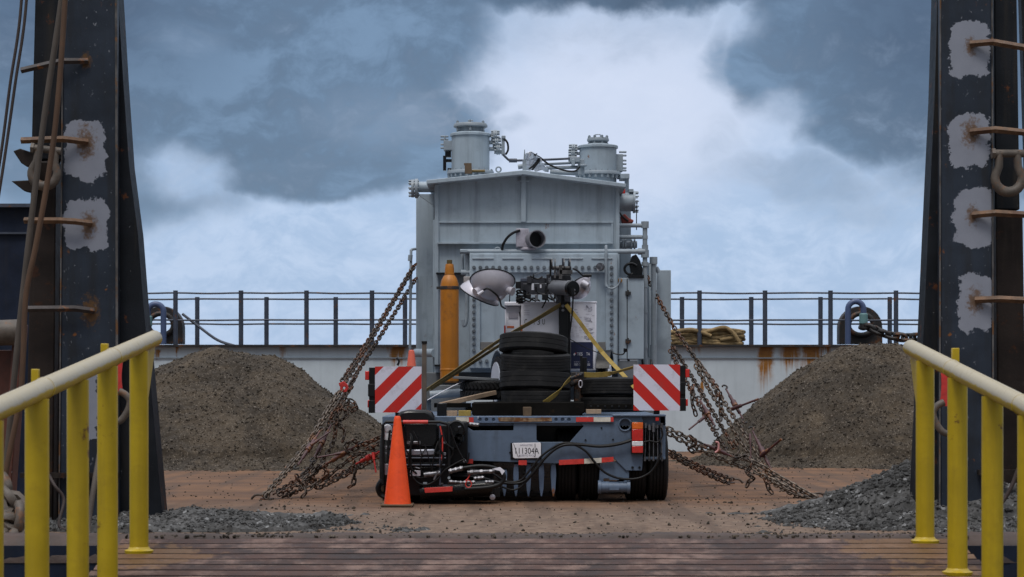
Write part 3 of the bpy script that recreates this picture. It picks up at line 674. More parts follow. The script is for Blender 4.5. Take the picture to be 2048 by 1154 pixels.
b = MB(); b.bpx(-260, 412, 62, 1013, 22.5, 2.5); b.build('wall', M['navyblk'], wh, bevel=.02)
b = MB(); b.bpx(-262, 407, 66, 414, 22.4, 2.7); b.bpx(-262, 464, 60, 468, 22.46, .04); b.build('roof_rim', M['railing'], wh)
wf = thing('winch_frame', 'scuffed red oxide winch frame behind the top of the left handrail', 'winch frame', W(10, 1000, 20.6))  # red brown steel frame, taken for the frame of a winch
b = MB(); b.prism([(-40, 700), (26, 700), (5, 1040), (-60, 1040)], 20.6, .2); b.build('side_plate', M['redoxide'], wf, bevel=.01)
b = MB(); b.prism([(26, 652), (45, 648), (18, 1040), (2, 1040)], 20.5, .25); b.build('leg', M['redoxide'], wf, bevel=.01)
b = MB(); b.cyl(W(-60, 668, 20.45), W(46, 664, 20.45), .12, n=20); b.build('drum', M['shackle'], wf)
chain('heavy grey stud chain heaped at the far left behind the handrail', [[(-10, 960, 18.5), (8, 985, 18.4), (30, 1010, 18.3), (40, 1040, 18.3), (15, 1045, 18.2), (-20, 1050, 18.2)], [(36, 1020, 18.25), (32, 1060, 18.2), (18, 1090, 18.0), (25, 1140, 17.5)]], 'shackle', None, .15, .042, .15, 'anchor chain', 'anchor_chain', 5)
def sling(label, cx, y0, y1, d, mir):
    t = thing('sling_hook', label, 'sling hook', W(cx, y1, d), 'red sling hooks')
    b = MB(); b.ribbon(smoothpath(wp((cx, y0, d), (cx+3*mir, (y0+y1)/2, d), (cx, y1, d)), 5), (1, 0, 0), .07, .02); b.build('sling', M['hookr'], t)
    b = MB(); pts = [W(cx+p*mir, q, d-.02) for p, q in ((0, y1-8), (-14, y1), (-22, y1+14), (-16, y1+34), (-2, y1+52), (14, y1+54), (20, y1+40))]; b.tube(smoothpath(pts, 5), [.03]*31, 10); b.build('hook', M['shackle'], t)
sling('red lifting sling with grey hook hanging behind the end post of the right handrail', 1888, 722, 812, 18.9, 1)
sling('red lifting sling with grey hook hanging behind the end post of the left handrail', 238, 718, 790, 18.9, -1)

# ------------------------------------------------------------------ yellow hand rails of the ramp
def handrail(label, x, ds, dend, z_at, stubs, s):
    t = thing('handrail', label, 'handrail', (x, ds[0], rz(ds[0])), 'ramp handrails')
    for d in ds:
        b = MB(); b.cyl((x, d, rz(d)-.03), (x, d, z_at(d)-.04), .064, n=24); p = b.build('post', M['yel'], t)
        b = MB(); b.lathe((x, d, rz(d)), (0, 0, 1), [(.095, -.012), (.098, .008), (.075, .018), (.066, .032)], 24); b.build('weld_collar', M['yel'], p)
    d0 = ds[0]; b = MB(); yz = [(d0+.05, z_at(d0)-.04), (dend-.04, z_at(dend)-.06), (d0+.05, z_at(d0)-.72)]
    vs = [(x-.008, a, c) for a, c in yz]+[(x+.008, a, c) for a, c in yz]; b.add(vs, [(0, 1, 2), (5, 4, 3), (0, 3, 4, 1), (1, 4, 5, 2), (2, 5, 3, 0)]); b.build('gusset', M['yel'], t, bevel=.003)
    dl = ds[-1]-2.5; N = 28; pts = [(x, dl+(dend-.05-dl)*i/N, z_at(dl+(dend-.05-dl)*i/N)) for i in range(N+1)]; r = [.057]*(N+1)
    for (e, rr) in ((.02, .055), (.042, .042), (.055, .018)): pts.append((x, dend-.05+e, z_at(dend-.05)-.002)); r.append(rr)
    b = MB(); b.tube(pts, r, 24)
    for d in ds[1::2]: b.tube([(x+.0578*math.cos(q), d+.17, z_at(d+.17)+.0578*math.sin(q)) for q in [2*math.pi*i/24 for i in range(24)]], .004, 6, closed=True)
    b.build('top_rail', M['yelw'], t)
    for (px, y0, d) in stubs:
        b = MB(); b.bpx(px-7, y0, px+7, y0+75, d, .05); b.build('stub', M['yel'], t, bevel=.004)
    for d in ds[1:4]:
        b = MB(); b.box((x-s*.0, d+.11, z_at(d+.11)-.075), (.012, .16, .06)); b.build('web_plate', M['yel'], t)
zl = lambda d: 1.545+.0925*(d-15.0)
zr = lambda d: 1.475+.108*(d-15.27)
handrail('yellow pipe handrail with worn white top on the left side of the ramp', -2.526, [14.9, 13.74, 12.8, 11.7, 10.65], 15.58, zl, [(69, 738, 12.45), (208, 687, 14.3)], -1)
handrail('yellow pipe handrail with worn white top on the right side of the ramp', 2.867, [15.27, 14.16, 13.13, 12.2], 15.86, zr, [(1912, 696, 14.75)], 1)

# ------------------------------------------------------------------ heavy trailer
T = 23.4
tr = thing('heavy_trailer', 'slate blue low heavy haulage trailer carrying the grey transformer', 'trailer', (X(1048, T), T, 0))
def circ(cx, cy, r, n=14): return [(cx+r*math.cos(2*math.pi*i/n), cy+r*math.sin(2*math.pi*i/n)) for i in range(n)]
b = MB()
outer = [(918, 833), (1285, 833), (1286, 917), (1284, 941), (1252, 941), (1228, 917), (1180, 921), (1112, 927), (924, 921)]
holes = [[(938, 846), (1027, 846), (1027, 861), (945, 861), (934, 853)], [(1073, 846), (1163, 846), (1167, 853), (1140, 884), (1078, 884), (1073, 880)], circ(1250, 849, 11)]
b.prism(outer, T, .035, holes); b.build('rear_plate', M['blue'], tr, bevel=.004)
b = MB(); hol = [circ(x, 839, 3.6, 10) for x in (960, 973, 987, 1112, 1125, 1138)]
b.prism([(918, 833), (1226, 833), (1226, 845.5), (1150, 845.5), (930, 845.5), (918, 845.5)], T-.022, .018, hol); b.build('rear_beam', M['bluew'], tr, bevel=.002)
b = MB(); b.prism([(996, 835), (1020, 834.5), (1060, 836), (1103, 835), (1104, 842), (1060, 843.5), (998, 842.5)], T-.028, .005); b.build('worn_pad', mat('bare_rusted_steel', (.30, .20, .12), .45, metal=.4, var=.5, scale=18, rust=.5, bump=.3), tr)
b = MB(); b.tube([W(p[0], p[1], T-.004) for p in circ(1250, 849, 12.5, 20)], .010, 8, closed=True); b.build('port_ring', M['blue'], tr)
b = MB(); b.box((X(1048, T), T+7.2, .862), (3.02, 14.3, .10)); b.bpx(1226, 829, 1332, 833, T-.03, .3); b.build('bed', M['blue'], tr, bevel=.006)
b = MB(); b.box((X(1048, T), T+7.4, .64), (1.5, 13, .30)); b.bpx(930, 846, 1170, 925, T+.55, .06); b.build('spine_and_light_block', M['black'], tr)  # spine, plus an inner plate added behind the cutouts to block light
b = MB(); b.bpx(1320, 832, 1331, 918, T+.05, .5); b.bpx(1288, 914, 1331, 919, T+.02, .3); b.bpx(1286, 832, 1320, 850, T+.1, .2); b.build('side_box', M['blue'], tr, bevel=.004)
b = MB()
for i in range(6): b.tube(smoothpath(wp((1290+5*i, 852+4*(i % 3), T+.02), (1296+4*i, 872, T+.0), (1292+6*i, 890, T+.03), (1296+5*i, 913, T+.03)), 4), .006, 6)
b.build('brake_line', M['hose'], tr)
for i in range(5):
    b = MB(); b.cyl(W(1291+8*i, 846+3*(i % 2), T-.01), W(1291+8*i, 856+4*(i % 3), T-.01), .018, n=10); b.cyl(W(1290+8.5*i, 914, T-.02), W(1290+8.5*i, 922, T-.02), .012, n=8); b.tube(wp((1291+8*i, 856, T-.01), (1290+8.5*i, 914, T-.02)), .006, 6); b.build('valve', M['chrome'], tr)
b = MB(); b.bpx(1311, 834, 1318, 842, T-.02, .03); b.build('marker_lamp', M['redl'], tr, bevel=.004)
# tail lamp
b = MB(); b.bpx(1262, 843, 1288, 908, T-.07, .068); tl = b.build('tail_lamp', M['blackg'], tr, bevel=.006)
for (y0, y1, key) in ((845, 858, 'amber'), (858.5, 882, 'redl'), (882.5, 892, 'clear'), (892.5, 906, 'redl')):
    b = MB(); b.bpx(1264, y0, 1286, y1, T-.085, .02); b.build('lens', M[key], tl, bevel=.005)
# number plate
b = MB(); b.bpx(1021, 886, 1083, 919, T-.012, .010); b.build('plate_bracket', M['black'], tr)
b = MB(); b.prism([(1024.5, 887), (1027, 886), (1080, 885), (1082, 887), (1082, 914), (1080, 916), (1030, 917), (1026, 915)], T-.026, .006); pl = b.build('number_plate', mat('number_plate_white', (.84, .82, .86), .45, var=.04, dirt=.1, dirtcol=(.5, .45, .42), bump=.02), tr, bevel=.003)
text('111304A', 1031, 1078, 895.5, 907.5, T-.0268, M['ktxt'], pl); text('ARRASTRE', 1040, 1065, 888.5, 892, T-.0268, M['gtxt'], pl); text('PUERTO RICO', 1038, 1070, 909, 912.6, T-.0268, M['gtxt'], pl)
b = MB(); b.tube(wp((1027, 887, T-.03), (1036, 913, T-.03), (1040, 911, T-.03)), .0022, 5); b.tube(wp((1070, 887, T-.03), (1070.5, 912, T-.03), (1068, 913, T-.03)), .0028, 5); b.build('wire_tie', M['black'], pl)
def tape(x0, y0, x1, y1, key, sk=0):
    b = MB(); b.prism([(x0, y0), (x1, y0-sk), (x1, y1-sk), (x0, y1)], T-.030, .005); b.build('reflective_tape', M[key], tr)
for a in ((1152, 834.5, 1187, 843.5, 'redt'), (1187.3, 834.5, 1221, 843.5, 'whit'), (1221.3, 834.5, 1227, 843.5, 'redt'), (912, 834.5, 937.7, 844, 'whit'), (938, 835, 947, 846, 'redt'), (1037, 920.5, 1053.5, 930, 'redt'), (930, 918, 946, 927, 'redt')): tape(*a)
tape(1118, 920, 1168, 930, 'redt', 2.5); tape(1168.3, 917.5, 1203, 927.5, 'whit', 2); tape(1203.3, 915.5, 1227, 925, 'redt', 2)
# wheels: tyre with circumferential grooves
RW = .388
def tyre_prof(r, w, grooves=4, gd=.012):
    p = [(r*.62, -w*.42), (r*.66, -w*.48), (r*.80, -w*.51), (r*.93, -w*.47), (r*.985, -w*.42)]
    step = w*.80/(grooves+1); x = -w*.40
    for g in range(grooves):
        x += step; p += [(r, x-step+.004), (r, x-gd*.6), (r-gd, x-gd*.45), (r-gd, x+gd*.3), (r, x+gd*.45)]
    p += [(r, w*.39), (r*.985, w*.42), (r*.93, w*.47), (r*.80, w*.51), (r*.66, w*.48), (r*.62, w*.42)]
    return p
def tyre(b, c, ax, r, w, g=4, gd=.012): b.lathe(c, ax, tyre_prof(r, w, g, gd), 56, closed=True)
wheel0 = None
for yy in (T+.50, T+2.0):
    for px in (1132, 1177, 1271, 1313.5, 964, 919, 825, 782):
        c = Vector((X(px, T+.4), yy, RW)); ax = (1, 0, 0)
        if wheel0 is None:
            b = MB(); tyre(b, c, ax, RW, .222); wheel0 = b.build('wheel', M['rubber'], tr, smooth=30)
            b = MB(); b.lathe(c, ax, [(.235, -.10), (.245, -.085), (.20, -.06), (.08, -.05), (.08, .05), (.20, .06), (.245, .085), (.235, .10)], 28); rim0 = b.build('rim', M['rim'], wheel0)
            c0 = c
        else:
            w = wheel0.copy(); COL.objects.link(w); w.location = c-c0; w.parent = tr
            r_ = rim0.copy(); COL.objects.link(r_); r_.parent = w
# swing arm and fins under the rear plate
b = MB(); b.prism([(1200, 927), (1244, 921), (1258, 942), (1258, 966), (1250, 978), (1208, 978), (1198, 966)], T+.02, .05, [[(1207, 957), (1249, 957), (1249, 963), (1207, 963)]]); b.build('axle_bracket', M['blue'], tr, bevel=.004)
b = MB(); b.cyl(W(1200, 974, T-.02), W(1256, 974, T-.02), .056, n=24); b.cyl(W(1196, 974, T-.02), W(1202, 974, T-.02), .070, n=24); b.cyl(W(1254, 974, T-.02), W(1260, 974, T-.02), .070, n=24); b.bpx(1219, 974, 1238, 980, T-.085, .03); b.bpx(1219, 955, 1238, 960, T-.0, .03); b.cyl(W(1212, 974, T-.02), W(1216, 974, T-.02), .060, n=24); b.cyl(W(1242, 974, T-.02), W(1246, 974, T-.02), .060, n=24); b.build('axle_housing', M['blue'], tr)
b = MB()
for x in (1265, 1279): b.cyl(W(x, 935, T-.012), W(x, 935, T+.0), .014, n=10)
for (x, y) in ((1171, 880), (1226, 879), (1177, 908), (1203, 856), (1020, 905)): b.cyl(W(x, y, T-.008), W(x, y, T+.0), .010, n=8)
b.build('bolt', M['black'], tr)
for x, tp in ((1009, 940), (1032, 928), (1057, 928), (1083, 928), (1107, 928)):
    b = MB(); b.prism([(x-4.5, tp), (x+4.5, tp), (x+5.5, 950), (x+4, 978), (x+1, 993), (x-1.5, 993), (x-4, 978), (x-5.5, 950)], T+.03+.015*(x % 3), .42); b.build('skid_fin', M['bluew'], tr, bevel=.004)
b = MB(); b.bpx(1006, 986, 1112, 992, T+.3, .05); b.build('fin_bar', M['black'], tr)
for pts, r in (([(905, 952), (960, 955), (1000, 965), (1040, 966), (1062, 950), (1085, 922), (1108, 900), (1130, 890), (1165, 890), (1200, 893), (1235, 889), (1266, 880)], .015),
               ([(930, 938), (980, 945), (1010, 962), (1038, 962), (1056, 945), (1080, 915), (1105, 896), (1128, 886), (1160, 888), (1200, 891.5), (1240, 886), (1266, 878)], .012),
               ([(1110, 898), (1130, 889), (1150, 890), (1172, 903), (1190, 925), (1210, 945), (1240, 957), (1275, 957), (1300, 945), (1314, 926), (1322, 905)], .013),
               ([(880, 950), (950, 950), (1000, 972), (1040, 975), (1100, 905)], .010), ([(1288, 884), (1300, 882), (1316, 884), (1325, 870), (1322, 855)], .009)):
    b = MB(); b.tube(smoothpath([W(p[0], p[1], T-.055-.3*r) for p in pts], 5), r, 10); b.build('hose', M['hose'], tr)
# chevron boards with hinges and marker lamps
for (x0, y0, x1, y1, sgn, bx0, bx1, lamps) in ((750, 733, 843, 825, -1, 738, 750, [(730, 742, 738, 760), (735, 800, 740, 815)]), (1267, 729, 1360, 821, 1, 1360.5, 1371, [(1371, 738, 1379, 755), (1371, 798, 1376, 812)])):
    m = chevron('red_and_white_board', sgn, 1/.318, 0)
    b = MB(); b.bpx(x0, y0, x1, y1, T+.08, .012); o = b.build('warning_board', m, tr)
    cx = X((x0+x1)/2, T+.08)-ORG[tr.name].x; cz = Z((y0+y1)/2, T+.08)
    nodes = m.node_tree.nodes
    for n_ in nodes:                                      # stripes start at the board's own centre line
        if n_.type == 'MATH' and n_.operation == 'FRACT':
            src = n_.inputs[0].links[0].from_node; src.inputs[1].default_value = .24+(.11 if sgn > 0 else 0)-(sgn*cx+cz)/.318
    b = MB(); b.bpx(bx0, y0+2, bx1, y1, T+.10, .05); b.bpx(bx0-2, y0+35, bx1, y0+60, T+.085, .05); b.bpx(bx0-1, y0+68, bx1+1, y1+1, T+.08, .06); b.build('board_hinge', M['black'], tr, bevel=.004)
    for l in lamps:
        b = MB(); b.bpx(*l, T+.09, .05); b.build('marker_lamp', M['redl'], tr, bevel=.006)
    b = MB(); b.bpx((x0+x1)/2-6, y1-4, (x0+x1)/2+6, 838, T+.12, .04); b.build('board_post', M['black'], tr)
b = MB(); b.tube(smoothpath(wp((795, 731, T+.2), (798, 722, T+.2), (793, 716, T+.2)), 4), .012, 8); b.build('hook', M['black'], tr)

# ------------------------------------------------------------------ black hydraulic power pack on the trailer's left end
E = 22.95
pp = thing('power_pack', 'black hydraulic power pack in a tube guard at the left end of the trailer', 'power pack', (X(840, E), E+.2, 0))
b = MB(); b.bpx(785, 850, 900, 992, E+.12, .5); b.build('engine_block', M['black'], pp, bevel=.012)
b = MB(); b.prism([(808, 846), (874, 846), (876, 880), (870, 893), (812, 893)], E+.03, .12); b.build('air_box', M['blackg'], pp, bevel=.02)
b = MB(); b.prism([(791, 846), (793, 832), (801, 823), (815, 820), (850, 820), (862, 825), (868, 836), (869, 846)], E+.05, .45); b.build('seat_hood', M['blackg'], pp, bevel=.03)
b = MB()
path = wp((766, 968, E), (766, 850, E), (772, 844, E), (880, 844, E), (895, 848, E), (898, 860, E), (898, 968, E)); b.tube(path, .017, 10); b.tube(wp((766, 968, E), (766, 980, E+.3)), .017, 10); b.build('guard_tube', M['black'], pp)
b = MB(); b.cyl(W(806, 844, E), W(856, 844, E), .0205, n=14); b.build('red_sleeve', M['redt'], pp)
b = MB(); b.prism([(848, 976), (905, 973), (905, 983), (850, 986)], E-.02, .04); b.build('foot_plate', M['redt'], pp, bevel=.003)
b = MB(); b.lathe(W(775, 858, E+.06), (0, -1, 0), [(.05, 0), (.05, .02), (.035, .035), (.012, .04)], 20); b.bpx(767, 866, 783, 880, E+.03, .05); b.build('work_lamp', M['clear'], pp)
b = MB(); b.prism([(810, 899), (868, 898), (872, 903), (868, 911), (812, 912)], E+.0, .09); b.build('silencer', mat('brushed_silencer', (.30, .31, .36), .35, metal=.7, var=.2, bump=.05), pp, bevel=.014)
b = MB(); b.bpx(814, 882, 841, 888, E+.0, .04); b.tube(wp((820, 889, E-.01), (820, 884, E-.02), (835, 884, E-.02), (839, 889, E-.01)), .008, 6); b.build('badge_handle', M['chrome'], pp)
b = MB(); b.bpx(812, 924, 880, 929, E+.02, .05); b.bpx(812, 934, 872, 937, E+.03, .05); b.build('chrome_strip', M['blackg'], pp, bevel=.004)
b = MB(); b.bpx(820, 941, 841, 952, E-.0, .06); b.build('data_plate', M['alu'], pp, bevel=.003)
b = MB(); b.cyl(W(848, 950, E+.0), W(880, 946, E+.0), .030, n=18); b.cyl(W(876, 942, E-.02), W(868, 960, E-.02), .012, n=10); b.build('oil_filter', M['chrome'], pp)
for (x, y, r) in ((913, 858, .095), (908, 884, .07), (918, 876, .055)):
    b = MB(); b.lathe(W(x, y, E+.12), (0, -1, 0), [(r*.6, -.08), (r, -.06), (r, .04), (r*.86, .055), (r*.8, .03), (r*.3, .03), (r*.25, .06), (.01, .06)], 28); b.build('pulley', M['blackg'], pp)
b = MB(); b.bpx(893, 843, 935, 930, E+.22, .2); b.build('gearbox', M['black'], pp, bevel=.02)
for i, (x0, y0, x1, y1, r) in enumerate(((898, 943, 926, 936, .026), (935, 945, 990, 942, .024), (948, 957, 968, 955, .018), (970, 964, 988, 964, .018), (898, 963, 925, 965, .016), (926, 965, 950, 964, .018), (938, 848, 958, 850, .02))):
    b = MB(); a, c = W(x0, y0, E-.02), W(x1, y1, E-.02); b.cyl(a, c, r, n=14)
    for q in (.15, .5, .85): b.cyl(a.lerp(c, q-.05), a.lerp(c, q+.05), r*1.16, n=6)
    b.build('coupling', M['chrome'], pp)
for pts, r, key in (([(990, 942), (1003, 945), (1008, 955), (1000, 968), (975, 975), (930, 978)], .024, 'hose'), ([(926, 936), (960, 932), (990, 936), (1004, 948)], .02, 'hose'), ([(900, 852), (910, 885), (925, 915), (935, 925), (938, 905)], .008, 'hose'),
                 ([(820, 945), (835, 965), (855, 969), (875, 958), (890, 940), (915, 925), (930, 918)], .009, 'hose'), ([(780, 860), (776, 900), (780, 940), (776, 970)], .012, 'hose'), ([(884, 870), (878, 890), (886, 912), (880, 935)], .011, 'hose'), ([(925, 965), (935, 958), (940, 948)], .007, 'redt'), ([(880, 852), (885, 880), (884, 920)], .008, 'redt')):
    b = MB(); b.tube(smoothpath([W(p[0], p[1], E-.01-r) for p in pts], 5), r, 10); b.build('hose', M[key], pp)
b = MB(); b.cyl(W(840, 985, E+.16), W(985, 975, E+.16), .085, n=22); b.bpx(905, 976, 1000, 994, E+.2, .3); b.build('tank', M['blackg'], pp)
b = MB(); b.lathe(W(985, 994, E+.1), (0, -1, 0), [(.03, 0), (.03, .03), (.012, .04)], 14); b.build('drain_cap', M['alu'], pp)
b = MB(); b.prism([(984, 938), (1000, 934), (1010, 942), (1004, 950), (1000, 942)], E-.06, .006); b.build('paper_tag', M['white'], pp)
b = MB(); b.tube(circ_pts := [W(937+6*math.cos(a), 968+7*math.sin(a), E-.05) for a in [2*math.pi*i/14 for i in range(14)]], .006, 6, closed=True); b.build('red_ring', M['redt'], pp)
b = MB()
for (x, y, w, h) in ((770, 892, 10, 6), (771, 905, 8, 4), (768, 928, 14, 22), (884, 905, 8, 6), (880, 920, 6, 5), (926, 920, 6, 5), (884, 884, 9, 4)): b.bpx(x, y, x+w, y+h, E+.02, .05)
b.build('fitting', mat('grey_fitting', (.25, .24, .27), .4, metal=.5, var=.4, scale=20, bump=.1), pp, bevel=.004)
rs = random.Random(5)
for i in range(9):
    x = rs.uniform(782, 890); y = rs.uniform(852, 900); b = MB(); b.tube(smoothpath([W(x, y, E-.0), W(x+rs.uniform(-12, 12), y+rs.uniform(12, 25), E-.03), W(x+rs.uniform(-20, 24), y+rs.uniform(30, 60), E-.02), W(x+rs.uniform(-10, 40), y+rs.uniform(55, 85), E+.0)], 5), rs.choice((.005, .007, .010)), 7); b.build('hose', M['hose'], pp)
for i in range(22):
    x = rs.choice((rs.uniform(768, 784), rs.uniform(876, 930), rs.uniform(800, 890))); y = rs.uniform(850, 972) if x > 876 or x < 785 else rs.uniform(915, 972); k_ = rs.random(); b = MB()
    if k_ < .4: b.bpx(x, y, x+rs.uniform(3, 9), y+rs.uniform(2, 6), E-.0, .05)
    elif k_ < .75: b.cyl(W(x, y, E+.03), W(x, y, E-.03), rs.uniform(.008, .022), n=rs.choice((6, 12)))
    else: b.cyl(W(x, y, E-.0), W(x+rs.uniform(5, 14), y+rs.uniform(-3, 3), E-.0), rs.uniform(.007, .012), n=8)
    b.build('fitting', M[rs.choice(('chrome', 'railing', 'black', 'chrome', 'tankb'))], pp)
for (x0, y0, x1, y1) in ((808, 930, 890, 930), (880, 850, 880, 970), (802, 916, 892, 916), (786, 852, 786, 970)):
    b = MB(); b.tube(wp((x0, y0, E-.005), (x1, y1, E-.005)), .010, 8); b.build('frame_tube', M['railing'], pp)
b = MB(); b.tube(smoothpath(wp((764, 960, E+.1), (756, 975, E+.1), (762, 990, E+.12), (778, 994, E+.1), (785, 980, E+.1)), 5), .028, 8); b.build('bottom_hook', M['black'], pp)

# ------------------------------------------------------------------ traffic cones
def cone(label, cx, ybase, ytop, d, rb, rt, m, base=True):
    c = W(cx, ybase, d); h = Z(ytop, d)-c.z
    t = thing('traffic_cone', label, 'traffic cone', c)
    b = MB(); r0 = .026
    b.lathe(c, (0, 0, 1), [(rb, .03), (rb*.97, .05), (rt*1.15, h*.96), (rt, h-.012), (rt*.8, h), (.001, h)], 36); b.build('cone_body', m, t)
    b = MB(); b.box(c+Vector((0, 0, .018)), (rb*2.35, rb*2.35, .022)); 
    for sx in (-1, 1):
        for sy in (-1, 1): b.box(c+Vector((sx*rb*.9, sy*rb*.9, .006)), (.06, .06, .012))
    b.build('cone_base', M['woodd'], t, bevel=.006)
cone('tall bright orange traffic cone standing in front of the power pack', 795, 1013, 832, 22.6, .140, .032, M['cone'])
cone('small faded orange traffic cone behind the left striped board', 823, 737, 700, 26.6, .055, .03, M['conefade'])

# ------------------------------------------------------------------ power transformer
A, A2 = 27.6, 27.2
tf = thing('power_transformer', 'large grey power transformer chained down on the trailer', 'transformer', (X(1050, A), A, .92))
b = MB(); b.prism([(869, 366), (1047, 345), (1239, 368), (1239, 745), (869, 745)], A, 4.6); tank = b.build('tank', M['tank'], tf, bevel=.01)
b = MB(); b.prism([(853, 360), (1047, 340), (1252, 367), (1252, 375), (1047, 349), (853, 368)], A-.22, 5.0); b.build('roof', M['tank'], tf, bevel=.006)
b = MB(); b.bpx(1042, 349, 1052, 444, A-.05, .05); b.bpx(1035, 360, 1059, 363, A-.06, .04); b.build('centre_rib', M['tank'], tf, bevel=.004)
b = MB(); b.bpx(876, 442, 1226, 446, A-.025, .025); b.bpx(875, 484, 1226, 488, A-.09, .09); b.bpx(876, 446, 879, 484, A-.02, .02); b.bpx(1223, 446, 1226, 484, A-.02, .02); b.build('stiffener', M['tank'], tf, bevel=.003)
for (x0, x1) in ((869, 877), (1231, 1239)):
    b = MB(); b.bpx(x0, 369, x1, 745, A-.035, .034); b.build('corner_flange', M['tank'], tf, bevel=.003)
for q in ((872, 545, 940, 548, A-.15, .148), (869, 729, 885, 733, A-.1, .098)):
    b = MB(); b.bpx(*q); b.build('ledge', M['black'], tf)
b = MB(); b.bpx(832, 392, 868, 830, A+1.0, 2.8); b.bpx(866, 440, 871, 745, A+.5, .5); b.build('side_wing', M['tank'], tf, bevel=.008)
b = MB(); b.cyl(W(872, 374, A+.5), W(834, 374, A+.5), .068, n=20); pf = b.build('side_pipe', M['tank'], tf)
b = MB(); b.cyl(W(836, 377, A+.5), W(830, 377, A+.5), .125, n=24); b.cyl(W(828, 377, A+.5), W(823, 377, A+.5), .115, n=24)
for k in range(10):
    a = 2*math.pi*k/10; c = W(830, 377, A+.5)+Vector((0, .1*math.cos(a), .1*math.sin(a))); b.cyl(c+Vector((.05, 0, 0)), c-Vector((.08, 0, 0)), .012, n=6)
b.build('flange', M['tankb'], pf)
b = MB(); b.prism([(834, 388), (868, 388), (868, 412)], A+.45, .1); b.build('gusset', M['tank'], tf, bevel=.003)
b = MB(); b.cyl(W(832, 706, A+.9), W(870, 706, A+.3), .055, n=18); b.build('drain_pipe', M['tank'], tf)
b = MB(); b.tube(smoothpath(wp((832, 498, A+.7), (823, 500, A+.65), (822, 512, A+.62), (821, 600, A+.55), (820, 690, A+.5), (821, 704, A+.5)), 4), .018, 10); b.cyl(W(821, 510, A+.6), W(820, 522, A+.6), .03, n=10); b.build('breather_pipe', M['tankb'], tf)
def turret(cx, r, ybot, ytop, neck_r, neck_top, lid_r, lid_y0, lid_y1, nb):
    d = A+1.05; k = d/F; o = W(cx, ybot, d); zt = Z(ytop, d)-o.z; zn = Z(neck_top, d)-o.z; z0, z1 = Z(lid_y0, d)-o.z, Z(lid_y1, d)-o.z
    b = MB(); b.lathe(o, (0, 0, 1), [(r*k, -.3), (r*k, zt-.02), ((r+3)*k, zt-.018), ((r+3)*k, zt+.01), ((r+1)*k, zt+.018), ((neck_r+4)*k, zt+.035), (neck_r*k, zt+.05), (neck_r*k, zn)], 44); t = b.build('turret', M['tank'], tf)
    b = MB(); b.lathe(o, (0, 0, 1), [(lid_r*.9*k, z1-.012), (lid_r*k, z1), (lid_r*k, (z0+z1)/2), (lid_r*.94*k, z0), (.01, z0)], 40)
    for q in range(nb):
        a = 2*math.pi*(q+.5)/nb; c = o+Vector((math.cos(a)*lid_r*.86*k, math.sin(a)*lid_r*.86*k, 0)); b.cyl(c+Vector((0, 0, z1-.07)), c+Vector((0, 0, z0+.03)), .011, n=6)
        b.cyl(c+Vector((0, 0, z0)), c+Vector((0, 0, z0+.022)), .02, n=6); b.cyl(c+Vector((0, 0, z1-.06)), c+Vector((0, 0, z1-.03)), .02, n=6)
    b.tube([o+Vector((x, 0, z)) for x, z in ((-.03, z0), (-.03, z0+.045), (.03, z0+.045), (.03, z0))], .008, 6); b.build('lid', M['tankb'], t)
    b = MB(); fr = (r+9)*k; b.lathe(o, (0, 0, 1), [(r*k, -.035), (fr, -.03), (fr, .002), (fr*.98, .01), (r*k, .012)], 44)
    for q in range(22):
        a = 2*math.pi*q/22; c = o+Vector((math.cos(a)*(r+5.5)*k, math.sin(a)*(r+5.5)*k, 0)); b.cyl(c+Vector((0, 0, -.075)), c+Vector((0, 0, .03)), .011, n=6); b.cyl(c+Vector((0, 0, -.075)), c+Vector((0, 0, -.03)), .018, n=6)
    b.build('base_flange', M['tankb'], t)
    return t, d
def sideflange(t, x0, x1, cy, r, d):
    b = MB(); b.cyl(W(x0, cy, d), W(x1, cy, d), r*.34, n=14); e = W(x1, cy, d); s = 1 if x1 > x0 else -1
    b.cyl(e-Vector((s*.02, 0, 0)), e, r, n=20); b.cyl(e+Vector((s*.006, 0, 0)), e+Vector((s*.024, 0, 0)), r, n=20)
    for q in range(8):
        a = 2*math.pi*(q+.5)/8; c = e+Vector((0, math.cos(a)*r*.75, math.sin(a)*r*.75)); b.cyl(c-Vector((s*.05, 0, 0)), c+Vector((s*.06, 0, 0)), .012, n=6)
    b.build('side_flange', M['tankb'], t)
t1, dd = turret(941, 38, 344, 270, 23, 253, 34, 247.5, 254, 6)
for (x1, cy) in ((990, 271), (993, 285), (996, 298)): sideflange(t1, 975, x1, cy, .075, dd)
b = MB(); b.bpx(887, 281, 906, 300, dd-.05, .2)
for y in (273, 279, 289, 296): b.cyl(W(881, y, dd), W(897, y, dd), .014, n=6)
b.bpx(888, 271, 891, 300, dd-.03, .16); b.build('terminal_box', M['tankb'], t1, bevel=.006)
b = MB(); b.bpx(886, 311, 892.5, 341, dd-.05, .08); b.bpx(890, 302, 902, 314, dd-.02, .1); b.bpx(892, 318, 903, 324, dd, .05); b.bpx(895, 336, 903, 341, dd, .05); b.build('dark_conduit', M['blackg'], t1, bevel=.004)
b = MB(); b.prism([(928, 326), (943, 326), (944, 347), (929.5, 347), (929.5, 330), (928, 330)], A+.5, .06); b.build('roof_bracket', M['woodd'], tf, bevel=.003)
b = MB(); b.cyl(W(944, 342, A+.6), W(970, 342, A+.6), .018, n=10); b.build('roof_pin', M['brass'], tf)
for (cx, cy, d) in ((997, 339, A+.3), (995, 500, A2+.1)):
    b = MB(); b.tube([W(cx+5*math.cos(a), cy+5*math.sin(a), d) for a in [2*math.pi*i/16 for i in range(16)]], .010, 8, closed=True); b.build('lifting_eye', M['tankb'], tf)
t2, dd = turret(1196, 37, 346, 294, 16, 280, 22, 276, 282, 8)
